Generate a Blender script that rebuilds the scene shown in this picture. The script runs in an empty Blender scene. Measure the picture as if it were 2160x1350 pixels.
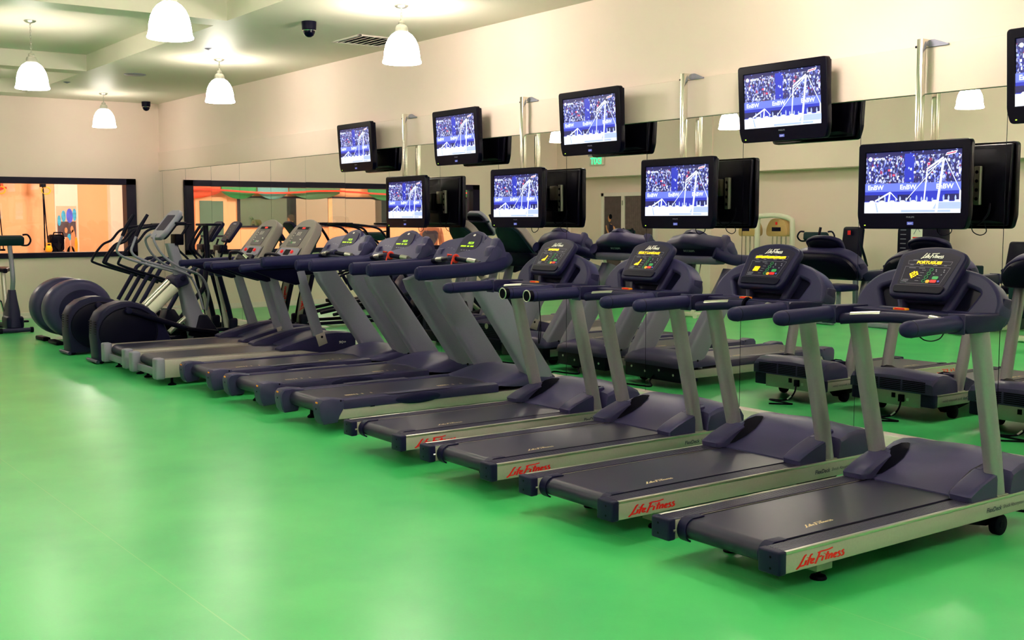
import bpy, bmesh, math, random
from mathutils import Vector, Matrix
random.seed(7)
PI = math.pi
R_ = math.radians
SC = bpy.context.scene
COL = SC.collection

# ------------------------------------------------------------------ materials
def lin(c):
    return tuple(((v / 255) / 12.92 if v / 255 <= 0.04045 else ((v / 255 + 0.055) / 1.055) ** 2.4) for v in c)

def mat(name, rgb, rough=0.5, metal=0.0, spec=0.5, var=0.06, scale=40.0, bump=0.0, coat=0.0, aniso=0.0):
    m = bpy.data.materials.new(name)
    m.use_nodes = True
    nt = m.node_tree
    b = nt.nodes['Principled BSDF']
    tc = nt.nodes.new('ShaderNodeTexCoord')
    nz = nt.nodes.new('ShaderNodeTexNoise')
    nz.inputs['Scale'].default_value = scale
    nz.inputs['Detail'].default_value = 3
    nt.links.new(tc.outputs['Object'], nz.inputs['Vector'])
    rp = nt.nodes.new('ShaderNodeValToRGB')
    c = lin(rgb)
    rp.color_ramp.elements[0].position = 0.3
    rp.color_ramp.elements[1].position = 0.7
    rp.color_ramp.elements[0].color = (*[v * (1 - var) for v in c], 1)
    rp.color_ramp.elements[1].color = (*[min(1, v * (1 + var)) for v in c], 1)
    nt.links.new(nz.outputs['Fac'], rp.inputs['Fac'])
    nt.links.new(rp.outputs['Color'], b.inputs['Base Color'])
    b.inputs['Roughness'].default_value = rough
    b.inputs['Metallic'].default_value = metal
    b.inputs['Specular IOR Level'].default_value = spec
    b.inputs['Coat Weight'].default_value = coat
    if aniso:
        b.inputs['Anisotropic'].default_value = aniso
    if bump:
        bp = nt.nodes.new('ShaderNodeBump')
        bp.inputs['Strength'].default_value = bump
        bp.inputs['Distance'].default_value = 0.004
        nt.links.new(nz.outputs['Fac'], bp.inputs['Height'])
        nt.links.new(bp.outputs['Normal'], b.inputs['Normal'])
    return m

def emis(name, rgb, strength=1.0):
    m = bpy.data.materials.new(name)
    m.use_nodes = True
    nt = m.node_tree
    b = nt.nodes['Principled BSDF']
    c = lin(rgb)
    b.inputs['Base Color'].default_value = (*[v * .3 for v in c], 1)
    b.inputs['Emission Color'].default_value = (*c, 1)
    b.inputs['Emission Strength'].default_value = strength
    b.inputs['Roughness'].default_value = 0.4
    return m

M = {}
M['wall'] = mat('wall_paint', (248, 226, 217), 0.55, spec=0.3, var=0.012, scale=2.0)
M['band'] = mat('wall_band_paint', (243, 221, 211), 0.42, spec=0.4, var=0.012, scale=2.0)
M['ceil'] = mat('ceiling_paint', (222, 216, 200), 0.5, spec=0.2, var=0.012, scale=2.0)
M['trim'] = mat('white_trim_paint', (244, 230, 226), 0.4, spec=0.4, var=0.02)
M['plastic'] = mat('dark_plastic', (22, 21, 56), 0.45, spec=0.16, var=0.06, scale=120, bump=0.05)
M['plastic_mid'] = mat('slate_plastic', (43, 41, 76), 0.42, spec=0.18, var=0.05, scale=120, bump=0.05)
M['plastic_hi'] = mat('grey_violet_plastic', (55, 53, 90), 0.4, spec=0.24, var=0.05, scale=120, bump=0.04)
M['black'] = mat('black_plastic', (6, 6, 30), 0.38, spec=0.12, var=0.1, scale=90)
M['deep'] = mat('deep_black', (3, 3, 16), 0.5, spec=0.05, var=0.1, scale=90)
M['gloss'] = mat('gloss_black', (1, 1, 20), 0.22, spec=0.12, var=0.05, scale=30)
M['rubber'] = mat('rubber_grip', (29, 29, 70), 0.5, spec=0.16, var=0.08, scale=260, bump=0.12)
M['belt'] = mat('running_belt', (36, 34, 60), 0.36, spec=0.34, var=0.12, scale=300, bump=0.10)
M['rail_top'] = mat('ribbed_foot_rail', (62, 58, 84), 0.34, spec=0.4, var=0.10, scale=60)
M['silver'] = mat('silver_paint', (172, 164, 160), 0.36, metal=0.12, spec=0.5, var=0.03, scale=80)
M['silver_tube'] = mat('silver_tube_paint', (156, 150, 162), 0.30, metal=0.45, spec=0.5, var=0.03, scale=80)
M['alu'] = mat('aluminium', (190, 190, 180), 0.28, metal=0.85, var=0.03, scale=80)
M['steel_grey'] = mat('grey_steel_paint', (136, 136, 158), 0.42, metal=0.25, var=0.03, scale=80)
M['grey_console'] = mat('warm_grey_plastic', (128, 120, 116), 0.45, spec=0.45, var=0.04, scale=120)
M['chrome'] = mat('chrome', (226, 222, 212), 0.16, metal=1.0, var=0.0)
M['white'] = mat('white_print', (235, 232, 226), 0.5, var=0.02)
M['cream'] = mat('cream_print', (240, 214, 170), 0.5, var=0.02)
M['grey_print'] = mat('grey_print', (128, 128, 150), 0.5, var=0.02)
M['navy_print'] = mat('navy_print', (32, 38, 74), 0.5, var=0.02)
M['red'] = mat('red_print', (240, 14, 26), 0.45, var=0.03)
M['orange'] = mat('orange_tag', (250, 150, 30), 0.45, var=0.03)
M['red_fabric'] = mat('red_strap', (226, 54, 34), 0.6, var=0.06)
M['green_btn'] = emis('green_button', (36, 150, 72), 0.5)
M['red_btn'] = emis('red_button', (214, 30, 30), 0.5)
M['amber_btn'] = emis('amber_button', (240, 170, 40), 0.5)
M['blue_btn'] = emis('blue_button', (90, 100, 190), 0.5)
M['amber'] = emis('amber_display', (255, 196, 0), 1.3)
M['lime'] = emis('lime_display', (170, 230, 20), 1.0)
M['red_led'] = emis('red_display', (250, 40, 30), 1.2)
M['green_led'] = emis('green_power_light', (190, 255, 60), 1.5)
M['exit'] = emis('exit_sign_green', (40, 230, 140), 1.2)
M['gold'] = mat('tan_plastic', (196, 160, 104), 0.4, var=0.04)
M['off_white'] = mat('off_white_paint', (224, 220, 204), 0.4, var=0.02)
M['maroon'] = mat('maroon_foam', (92, 30, 36), 0.6, var=0.1)
M['frame'] = mat('dark_window_frame', (24, 20, 44), 0.35, spec=0.15, var=0.06, scale=20)
M['brown'] = mat('brown_print', (84, 66, 72), 0.5, var=0.2, scale=9)
M['skin'] = mat('skin', (208, 140, 106), 0.55, var=0.04)
M['print_skin'] = mat('printed_skin', (222, 150, 100), 0.5, var=0.06)
M['hair'] = mat('brown_hair', (70, 42, 34), 0.6, var=0.1)
M['tshirt'] = mat('grey_cotton', (84, 82, 100), 0.8, var=0.06)
M['st_wall'] = mat('peach_wall_paint', (250, 188, 136), 0.6, var=0.02, scale=1.0)
M['st_white'] = mat('studio_white_paint', (246, 232, 214), 0.5, var=0.02)
M['st_floor'] = mat('studio_wood_floor', (200, 150, 96), 0.35, var=0.1, scale=4)
M['yellow'] = mat('yellow_webbing', (250, 180, 20), 0.5, var=0.04)
M['sheet_red'] = mat('coral_fabric', (240, 96, 60), 0.7, var=0.04)
M['sheet_green'] = mat('green_fabric', (40, 150, 84), 0.7, var=0.06)
M['sheet_dgreen'] = mat('moss_fabric', (72, 128, 92), 0.7, var=0.06)
M['sheet_teal'] = mat('teal_fabric', (92, 160, 160), 0.7, var=0.06)
M['ribbon'] = mat('red_ribbon', (236, 60, 36), 0.5, var=0.03)
M['ball_blue'] = mat('blue_ball_print', (80, 90, 230), 0.5, var=0.2, scale=14)
M['ball_teal'] = mat('teal_ball_print', (60, 180, 225), 0.5, var=0.3, scale=20)
M['green_pad'] = mat('dark_green_plastic', (20, 46, 52), 0.45, spec=0.15, var=0.06)
M['mirror_edge'] = mat('green_glass_edge', (62, 104, 78), 0.25, var=0.04)
M['navy_pad'] = mat('navy_vinyl', (26, 30, 72), 0.4, spec=0.15, var=0.06)

def floor_mat():
    m = mat('green_vinyl_floor', (88, 190, 112), 0.3)
    nt = m.node_tree; b = nt.nodes['Principled BSDF']
    for n in list(nt.nodes):
        if n.type not in ('BSDF_PRINCIPLED', 'OUTPUT_MATERIAL'):
            nt.nodes.remove(n)
    tc = nt.nodes.new('ShaderNodeTexCoord')
    n1 = nt.nodes.new('ShaderNodeTexNoise'); n1.inputs['Scale'].default_value = 1.3; n1.inputs['Detail'].default_value = 5
    nt.links.new(tc.outputs['Object'], n1.inputs['Vector'])
    n2 = nt.nodes.new('ShaderNodeTexNoise'); n2.inputs['Scale'].default_value = 60; n2.inputs['Detail'].default_value = 2
    nt.links.new(tc.outputs['Object'], n2.inputs['Vector'])
    rp = nt.nodes.new('ShaderNodeValToRGB')
    a, c = lin((58, 190, 106)), lin((82, 207, 118))
    rp.color_ramp.elements[0].position = .35; rp.color_ramp.elements[1].position = .65
    rp.color_ramp.elements[0].color = (*a, 1); rp.color_ramp.elements[1].color = (*c, 1)
    nt.links.new(n1.outputs['Fac'], rp.inputs['Fac'])
    # welded seams of the sheet vinyl, every 2.15 m
    sp = nt.nodes.new('ShaderNodeSeparateXYZ'); nt.links.new(tc.outputs['Object'], sp.inputs[0])
    ad = nt.nodes.new('ShaderNodeMath'); ad.operation = 'ADD'; ad.inputs[1].default_value = 5.247 + 21.5
    nt.links.new(sp.outputs['Y'], ad.inputs[0])
    md = nt.nodes.new('ShaderNodeMath'); md.operation = 'MODULO'; md.inputs[1].default_value = 2.15
    nt.links.new(ad.outputs[0], md.inputs[0])
    lt = nt.nodes.new('ShaderNodeMath'); lt.operation = 'LESS_THAN'; lt.inputs[1].default_value = 0.006
    nt.links.new(md.outputs[0], lt.inputs[0])
    mx = nt.nodes.new('ShaderNodeMixRGB'); mx.blend_type = 'MIX'
    sc = nt.nodes.new('ShaderNodeMath'); sc.operation = 'MULTIPLY'; sc.inputs[1].default_value = .35
    nt.links.new(lt.outputs[0], sc.inputs[0]); nt.links.new(sc.outputs[0], mx.inputs['Fac'])
    nt.links.new(rp.outputs['Color'], mx.inputs['Color1']); mx.inputs['Color2'].default_value = (*lin((150, 205, 130)), 1)
    nt.links.new(mx.outputs['Color'], b.inputs['Base Color'])
    b.inputs['Roughness'].default_value = .3
    bp = nt.nodes.new('ShaderNodeBump'); bp.inputs['Strength'].default_value = .06; bp.inputs['Distance'].default_value = .003
    nt.links.new(n2.outputs['Fac'], bp.inputs['Height']); nt.links.new(bp.outputs['Normal'], b.inputs['Normal'])
    b.inputs['Specular IOR Level'].default_value = .55
    return m
M['floor'] = floor_mat()

def mirror_mat():
    m = bpy.data.materials.new('mirror_glass'); m.use_nodes = True
    b = m.node_tree.nodes['Principled BSDF']
    b.inputs['Base Color'].default_value = (.97, .955, .925, 1)
    b.inputs['Metallic'].default_value = 1.0; b.inputs['Roughness'].default_value = 0.0
    return m
M['mirror'] = mirror_mat()
M['dark_mirror'] = mirror_mat(); M['dark_mirror'].name = 'tinted_mirror_glass'; M['dark_mirror'].node_tree.nodes['Principled BSDF'].inputs['Base Color'].default_value = (.42, .50, .42, 1)

def glass_mat():
    m = bpy.data.materials.new('window_glass'); m.use_nodes = True
    nt = m.node_tree
    for n in list(nt.nodes):
        if n.type != 'OUTPUT_MATERIAL': nt.nodes.remove(n)
    out = [n for n in nt.nodes if n.type == 'OUTPUT_MATERIAL'][0]
    tr = nt.nodes.new('ShaderNodeBsdfTransparent'); gl = nt.nodes.new('ShaderNodeBsdfGlossy'); gl.inputs['Roughness'].default_value = 0
    fr = nt.nodes.new('ShaderNodeFresnel'); fr.inputs['IOR'].default_value = 1.5
    mx = nt.nodes.new('ShaderNodeMixShader')
    nt.links.new(fr.outputs[0], mx.inputs[0]); nt.links.new(tr.outputs[0], mx.inputs[1]); nt.links.new(gl.outputs[0], mx.inputs[2])
    nt.links.new(mx.outputs[0], out.inputs['Surface'])
    return m
M['glass'] = glass_mat()

def dome_mat():
    m = bpy.data.materials.new('lit_opal_glass'); m.use_nodes = True
    nt = m.node_tree; b = nt.nodes['Principled BSDF']
    b.inputs['Base Color'].default_value = (.8, .8, .8, 1)
    b.inputs['Emission Color'].default_value = (1.0, .89, .77, 1)
    b.inputs['Emission Strength'].default_value = 30.0
    return m
M['dome'] = dome_mat()
def dome_level(k):
    m = M['dome'].copy(); m.name = 'lit_opal_glass'; m.node_tree.nodes['Principled BSDF'].inputs['Emission Strength'].default_value *= k
    return m
DOMES = [dome_level(k) for k in (.36, .72, 1.0, 1.14, 1.22)]

def crowd_mat():
    m = bpy.data.materials.new('screen_crowd'); m.use_nodes = True
    nt = m.node_tree; b = nt.nodes['Principled BSDF']
    tc = nt.nodes.new('ShaderNodeTexCoord')
    mp = nt.nodes.new('ShaderNodeMapping'); mp.inputs['Scale'].default_value = (1, 1, .62)
    nt.links.new(tc.outputs['Object'], mp.inputs[0])
    v = nt.nodes.new('ShaderNodeTexVoronoi'); v.inputs['Scale'].default_value = 105
    nt.links.new(mp.outputs[0], v.inputs['Vector'])
    sp = nt.nodes.new('ShaderNodeSeparateColor'); nt.links.new(v.outputs['Color'], sp.inputs[0])
    rp = nt.nodes.new('ShaderNodeValToRGB'); rp.color_ramp.interpolation = 'CONSTANT'
    el = rp.color_ramp.elements
    el[0].position = 0; el[0].color = (*lin((14, 12, 84)), 1)
    el[1].position = .40; el[1].color = (*lin((36, 40, 140)), 1)
    for p, c in ((.60, (110, 126, 225)), (.74, (205, 215, 255)), (.93, (150, 40, 90)), (.96, (40, 70, 190))):
        e = el.new(p); e.color = (*lin(c), 1)
    nt.links.new(sp.outputs[0], rp.inputs[0])
    nz = nt.nodes.new('ShaderNodeTexNoise'); nz.inputs['Scale'].default_value = 9
    nt.links.new(tc.outputs['Object'], nz.inputs['Vector'])
    mr = nt.nodes.new('ShaderNodeMapRange'); mr.inputs[1].default_value = .3; mr.inputs[2].default_value = .65; mr.inputs[3].default_value = .32; mr.inputs[4].default_value = .85
    nt.links.new(nz.outputs['Fac'], mr.inputs[0])
    nt.links.new(rp.outputs[0], b.inputs['Emission Color'])
    nt.links.new(mr.outputs[0], b.inputs['Emission Strength'])
    b.inputs['Base Color'].default_value = (.01, .01, .04, 1); b.inputs['Roughness'].default_value = .3
    return m
M['crowd'] = crowd_mat()
M['s_dark'] = emis('screen_navy', (18, 16, 92), .55)
M['s_blue'] = emis('screen_blue', (30, 46, 186), .62)
M['s_band'] = emis('screen_band', (100, 118, 224), .62)
M['s_white'] = emis('screen_white', (220, 230, 255), .86)
M['s_pale'] = emis('screen_pale', (160, 178, 240), .72)
M['s_red'] = emis('screen_red', (220, 60, 90), 1.0)

# ------------------------------------------------------------------ mesh builder
class MB:
    def __init__(self):
        self.v = []; self.f = []; self.mi = []; self.mats = []
    def m(self, material):
        if material not in self.mats: self.mats.append(material)
        return self.mats.index(material)
    def add(self, verts, faces, material=None, mtx=None):
        k = len(self.v)
        for p in verts:
            p = Vector(p)
            self.v.append(mtx @ p if mtx else p)
        mi = self.m(material) if material else 0
        for f in faces:
            self.f.append([i + k for i in f]); self.mi.append(mi)
        return self
    def bm(self, b, material=None, mtx=None):
        b.verts.index_update()
        self.add([v.co.copy() for v in b.verts], [[v.index for v in f.verts] for f in b.faces], material, mtx)
        b.free(); return self
    def box(self, c, s, bev=0.0, seg=2, rot=None, material=None):
        b = bmesh.new(); bmesh.ops.create_cube(b, size=1)
        bmesh.ops.scale(b, vec=Vector(s), verts=b.verts)
        if bev:
            bmesh.ops.bevel(b, geom=list(b.edges), offset=min(bev, min(s) * .49), segments=seg, affect='EDGES', profile=.5)
        mt = Matrix.Translation(Vector(c))
        if rot is not None:
            mt = mt @ (rot if isinstance(rot, Matrix) else Matrix.Rotation(rot[1], 4, rot[0]))
        return self.bm(b, material, mt)
    def bb(self, x0, x1, y0, y1, z0, z1, bev=0.0, seg=2, material=None):
        return self.box(((x0 + x1) / 2, (y0 + y1) / 2, (z0 + z1) / 2), (abs(x1 - x0), abs(y1 - y0), abs(z1 - z0)), bev, seg, None, material)
    def loft(self, rings, caps=True, closed=True, material=None, mtx=None):
        n = len(rings[0]); vs = [p for r in rings for p in r]; fs = []
        for i in range(len(rings) - 1):
            for j in range(n if closed else n - 1):
                a = i * n + j; b = i * n + (j + 1) % n
                fs.append([a, b, b + n, a + n])
        if caps:
            fs.append(list(range(n))[::-1]); fs.append([(len(rings) - 1) * n + j for j in range(n)])
        return self.add(vs, fs, material, mtx)
    def tube(self, pts, r, seg=12, caps=True, flat=(1, 1), up=None, closed=False, material=None, sq=0.0):
        pts = [Vector(p) for p in pts]; n = len(pts)
        rs = r if isinstance(r, (list, tuple)) else [r] * n
        rings = []; nrm = None
        for i, p in enumerate(pts):
            if closed: t = (pts[(i + 1) % n] - pts[i - 1])
            else:
                t = (pts[min(i + 1, n - 1)] - pts[max(i - 1, 0)])
            t.normalize()
            if nrm is None:
                u = Vector(up) if up else (Vector((0, 0, 1)) if abs(t.z) < .9 else Vector((1, 0, 0)))
                nrm = (u - t * u.dot(t)).normalized()
            else:
                nrm = (nrm - t * nrm.dot(t)).normalized()
            bi = t.cross(nrm)
            ring = []
            for k in range(seg):
                a = 2 * PI * k / seg + (PI / seg)
                ca, sa = math.cos(a), math.sin(a)
                if sq:
                    e = 1 - sq * .75
                    ca = math.copysign(abs(ca) ** e, ca); sa = math.copysign(abs(sa) ** e, sa)
                ring.append(p + nrm * ca * rs[i] * flat[0] + bi * sa * rs[i] * flat[1])
            rings.append(ring)
        if closed: rings.append(rings[0])
        return self.loft(rings, caps and not closed, True, material)
    def lathe(self, prof, seg=24, mtx=None, material=None):
        rings = []
        for (r, z) in prof:
            rings.append([Vector((r * math.cos(2 * PI * k / seg), r * math.sin(2 * PI * k / seg), z)) for k in range(seg)])
        return self.loft(rings, True, True, material, mtx)
    def cyl(self, a, b, r, seg=16, r2=None, bev=0, material=None):
        a = Vector(a); b = Vector(b)
        if bev:
            d = (b - a).normalized()
            return self.tube([a, a + d * bev * .3, a + d * bev, b - d * bev, b - d * bev * .3, b], [r - bev, r - bev * .3, r, r, r - bev * .3, r - bev], seg, material=material)
        return self.tube([a, b], [r, r2 if r2 is not None else r], seg, material=material)
    def prism(self, poly, axis, lo, hi, bev=0.0, seg=2, material=None):
        """polygon in the plane across axis ('x': (y,z), 'y': (x,z), 'z': (x,y)) extruded lo..hi"""
        b = bmesh.new()
        def P(q, h):
            return {'x': (h, q[0], q[1]), 'y': (q[0], h, q[1]), 'z': (q[0], q[1], h)}[axis]
        vs = [b.verts.new(P(q, lo)) for q in poly]
        f = b.faces.new(vs)
        r = bmesh.ops.extrude_face_region(b, geom=[f])
        d = Vector(P((0, 0), hi - lo))
        bmesh.ops.translate(b, vec=d, verts=[g for g in r['geom'] if isinstance(g, bmesh.types.BMVert)])
        bmesh.ops.recalc_face_normals(b, faces=b.faces)
        if bev:
            es = [e for e in b.edges if len(e.link_faces) == 2 and e.link_faces[0].normal.angle(e.link_faces[1].normal, 0) > R_(40)]
            bmesh.ops.bevel(b, geom=es, offset=bev, segments=seg, affect='EDGES', profile=.5)
        return self.bm(b, material)
    def plate(self, outline, holes, thick, bev, mtx, material=None):
        """flat plate with holes: outline in local XY, front face at z=0, body towards -z"""
        cu = bpy.data.curves.new('p', 'CURVE'); cu.dimensions = '2D'; cu.fill_mode = 'BOTH'
        cu.extrude = max(thick / 2 - bev, .0002); cu.bevel_depth = bev; cu.bevel_resolution = 2
        for loop in [outline] + list(holes):
            s = cu.splines.new('POLY'); s.points.add(len(loop) - 1)
            for p, q in zip(s.points, loop): p.co = (q[0], q[1], 0, 1)
            s.use_cyclic_u = True
        me = curve_mesh(cu)
        vs = [Vector((v.co.x, v.co.y, v.co.z - thick / 2)) for v in me.vertices]
        fs = [list(p.vertices) for p in me.polygons]
        bpy.data.meshes.remove(me)
        return self.add(vs, fs, material, mtx)
    def build(self, name, material=None, parent=None, smooth=True, ang=38):
        me = bpy.data.meshes.new(name)
        me.from_pydata([tuple(p) for p in self.v], [], self.f)
        ml = self.mats or [material]
        for x in ml: me.materials.append(x)
        if len(ml) > 1:
            me.polygons.foreach_set('material_index', self.mi)
        b = bmesh.new(); b.from_mesh(me)
        bmesh.ops.recalc_face_normals(b, faces=b.faces)
        b.to_mesh(me); b.free()
        if smooth:
            me.polygons.foreach_set('use_smooth', [True] * len(me.polygons))
            me.set_sharp_from_angle(angle=R_(ang))
        me.update()
        o = bpy.data.objects.new(name, me); COL.objects.link(o)
        if parent: o.parent = parent
        return o

def curve_mesh(cu):
    o = bpy.data.objects.new('tmp', cu); COL.objects.link(o)
    dg = bpy.context.evaluated_depsgraph_get(); dg.update()
    me = bpy.data.meshes.new_from_object(o.evaluated_get(dg))
    bpy.data.objects.remove(o); bpy.data.curves.remove(cu)
    return me

def text_geo(s, size=1.0, shear=0.0, bold=0.0, width=None):
    cu = bpy.data.curves.new('t', 'FONT'); cu.body = s; cu.size = size; cu.shear = shear; cu.offset = bold
    cu.resolution_u = 3
    me = curve_mesh(cu)
    vs = [v.co.copy() for v in me.vertices]; fs = [list(p.vertices) for p in me.polygons]
    bpy.data.meshes.remove(me)
    if vs:
        x0 = min(v.x for v in vs); x1 = max(v.x for v in vs)
        k = (width / (x1 - x0)) if width else 1
        vs = [Vector(((v.x - x0) * k, v.y, 0)) for v in vs]
    return vs, fs

def frame(o, xd, yd):
    xd = Vector(xd).normalized(); yd = Vector(yd); yd = (yd - xd * yd.dot(xd)).normalized(); zd = xd.cross(yd)
    return Matrix(((xd.x, yd.x, zd.x, o[0]), (xd.y, yd.y, zd.y, o[1]), (xd.z, yd.z, zd.z, o[2]), (0, 0, 0, 1)))

def arc(cx, cy, r, a0, a1, n):
    return [(cx + r * math.cos(R_(a0 + (a1 - a0) * i / n)), cy + r * math.sin(R_(a0 + (a1 - a0) * i / n))) for i in range(n + 1)]

def rrect(x0, x1, y0, y1, r, n=5):
    return arc(x1 - r, y1 - r, r, 0, 90, n) + arc(x0 + r, y1 - r, r, 90, 180, n) + arc(x0 + r, y0 + r, r, 180, 270, n) + arc(x1 - r, y0 + r, r, 270, 360, n)

def roundpoly(pts, r, n=4):
    out = []; k = len(pts)
    for i in range(k):
        p = Vector(pts[i]); a = Vector(pts[i - 1]); b = Vector(pts[(i + 1) % k])
        da = (a - p); db = (b - p); rr = min(r, da.length * .45, db.length * .45)
        A = p + da.normalized() * rr; B = p + db.normalized() * rr
        for j in range(n + 1):
            t = j / n
            out.append(tuple(A * (1 - t) ** 2 + p * 2 * t * (1 - t) + B * t * t))
    return out

def spline(pts, n=6):
    P = [Vector(p) for p in pts]; out = []
    for i in range(len(P) - 1):
        p0 = P[max(i - 1, 0)]; p1 = P[i]; p2 = P[i + 1]; p3 = P[min(i + 2, len(P) - 1)]
        for j in range(n):
            t = j / n
            out.append(.5 * ((2 * p1) + (p2 - p0) * t + (2 * p0 - 5 * p1 + 4 * p2 - p3) * t * t + (3 * p1 - p0 - 3 * p2 + p3) * t ** 3))
    out.append(P[-1]); return out

def empty(name, loc, rz=0.0):
    o = bpy.data.objects.new(name, None); COL.objects.link(o)
    o.location = loc; o.rotation_euler = (0, 0, rz); o.empty_display_size = .1
    return o

def tag(o, label, cat, group=None):
    o['label'] = label; o['category'] = cat
    if group: o['group'] = group
    return o

def struct(o):
    o['kind'] = 'structure'; return o

def copy_tree(o, parent=None):
    c = o.copy(); COL.objects.link(c)
    if parent: c.parent = parent
    for ch in list(o.children): copy_tree(ch, c)
    return c

# ------------------------------------------------------------------ handwritten logo strokes
def logo_geo():
    L = [[(0.62, 1.02), (0.50, .95), (0.30, .45), (0.10, .02), (-.06, -.14)], [(.02, .0), (.2, .06), (.48, .06)],
         [(.60, .50), (.50, .05)], [(.68, .68), (.70, .74)],
         [(1.02, .92), (.92, .92), (.82, .65), (.66, -.02)], [(.68, .46), (.98, .54)],
         [(.90, .24), (1.06, .34), (1.10, .46), (1.00, .46), (.90, .26), (.94, .08), (1.12, .12)],
         [(1.50, .92), (1.38, .5), (1.20, -.08)], [(1.36, .90), (1.55, 1.0), (2.0, 1.0), (2.38, 1.1)], [(1.36, .48), (1.66, .56)],
         [(1.74, .50), (1.64, .06)], [(1.82, .68), (1.84, .74)],
         [(2.08, .84), (1.98, .5), (1.90, .06)], [(1.88, .54), (2.16, .60)],
         [(2.16, .50), (2.08, .06)], [(2.12, .30), (2.28, .52), (2.34, .44), (2.28, .06)],
         [(2.46, .26), (2.60, .34), (2.64, .46), (2.54, .48), (2.46, .28), (2.50, .08), (2.66, .12)],
         [(2.92, .54), (2.80, .50), (2.80, .38), (2.88, .24), (2.84, .08), (2.70, .06)],
         [(3.18, .58), (3.06, .54), (3.06, .42), (3.14, .26), (3.10, .10), (2.94, .06)]]
    vs = []; fs = []
    for s in L:
        pts = spline([(x, y, 0) for x, y in s], 4) if len(s) > 2 else [Vector((x, y, 0)) for x, y in s]
        k = len(vs)
        for i, p in enumerate(pts):
            t = (pts[min(i + 1, len(pts) - 1)] - pts[max(i - 1, 0)]).normalized()
            n = Vector((-t.y, t.x, 0)) * .072
            vs += [p + n, p - n]
        for i in range(len(pts) - 1):
            fs.append([k + 2 * i, k + 2 * i + 1, k + 2 * i + 3, k + 2 * i + 2])
    return vs, fs
LOGO = logo_geo()

def decal(parent, name, geo, mtx, material, sx=1.0, sy=1.0):
    mb = MB(); mb.add([Vector((v.x * sx, v.y * sy, 0)) for v in geo[0]], geo[1], None, mtx)
    return mb.build(name, material, parent, smooth=False)

# ================================================================== THE ROOM  (x: along the mirror wall, y: mirror wall at 0, camera side negative)
L, W, H = 23.5, 9.3, 3.658
CZ = 3.877
WY0, WY1, WZ0, WZ1 = -6.82, -.43, 1.005, 2.345        # window opening incl. frame
struct(MB().bb(-.2, L + .2, -W - .2, .2, -.12, 0).build('floor', M['floor'], smooth=False))
ce = MB()
holes_x = [(0.55, 3.57), (3.93, 8.49), (8.85, 13.41), (13.77, 18.33), (18.69, 22.9)]
hy0, hy1 = -6.3, -2.32
ce.bb(-.2, L + .2, -W - .2, .2, CZ, CZ + .15)
ce.bb(-.2, L + .2, hy1, .2, H, CZ + .01); ce.bb(-.2, L + .2, -W - .2, hy0, H, CZ + .01)
xs = [-.2] + [v for h in holes_x for v in h] + [L + .2]
for i in range(0, len(xs), 2): ce.bb(xs[i], xs[i + 1], hy0, hy1, H, CZ + .01)
struct(ce.build('ceiling', M['ceil'], smooth=False))
# wall with the studio window (far end)
wb = MB()
wb.bb(-.2, 0, -W - .2, WY0, 0, CZ); wb.bb(-.2, 0, WY1, .2, 0, CZ)
wb.bb(-.2, 0, WY0, WY1, 0, WZ0); wb.bb(-.2, 0, WY0, WY1, WZ1, CZ)
struct(wb.build('wall_back', M['wall'], smooth=False))
struct(MB().bb(-.2, L + .2, .012, .2, 0, CZ).build('wall_right', M['wall'], smooth=False))
struct(MB().bb(L, L + .2, -W - .2, .2, 0, CZ).build('wall_front', M['wall'], smooth=False))
wl = MB(); wl.bb(-.2, L + .2, -W - .2, -W, 0, CZ)
wl.bb(0, L, -W, -W + .42, 2.50, CZ)                     # bulkhead along the top
wl.bb(4.3, 4.75, -W, -W + .45, 0, CZ)                   # pillar
struct(wl.build('wall_left', M['wall'], smooth=False))
struct(MB().bb(0, L, -.014, .012, 2.49, 2.815, .004).build('trim_1', M['band'], smooth=False))
struct(MB().bb(0, L, -.055, .012, 0, .10, .004).build('trim_2', M['trim'], smooth=False))
bs = MB(); bs.bb(0, .018, -W, -.055, 0, .10, .005); bs.bb(0, .03, -W, -.055, 0, .035, .004)
struct(bs.build('baseboard_back', M['trim'], smooth=False))
struct(MB().bb(0, L, -W, -W + .018, 0, .10, .005).build('baseboard_left', M['trim'], smooth=False))
# window frame (part of the room) and pane
wf = MB()
fw = .125
for (a, b, c, d) in ((WY0, WY1, WZ1 - fw + .02, WZ1), (WY0, WY1, WZ0, WZ0 + .085), (WY0, WY0 + .17, WZ0, WZ1), (WY1 - .17, WY1, WZ0, WZ1)):
    wf.bb(-.2, .035, a, b, c, d, .004)
w1 = struct(wf.build('window_1', M['frame'], smooth=False))
struct(MB().bb(-.11, -.104, WY0 + .1, WY1 - .1, WZ0 + .05, WZ1 - .05).build('window_glass', M['glass'], w1, smooth=False))

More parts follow.
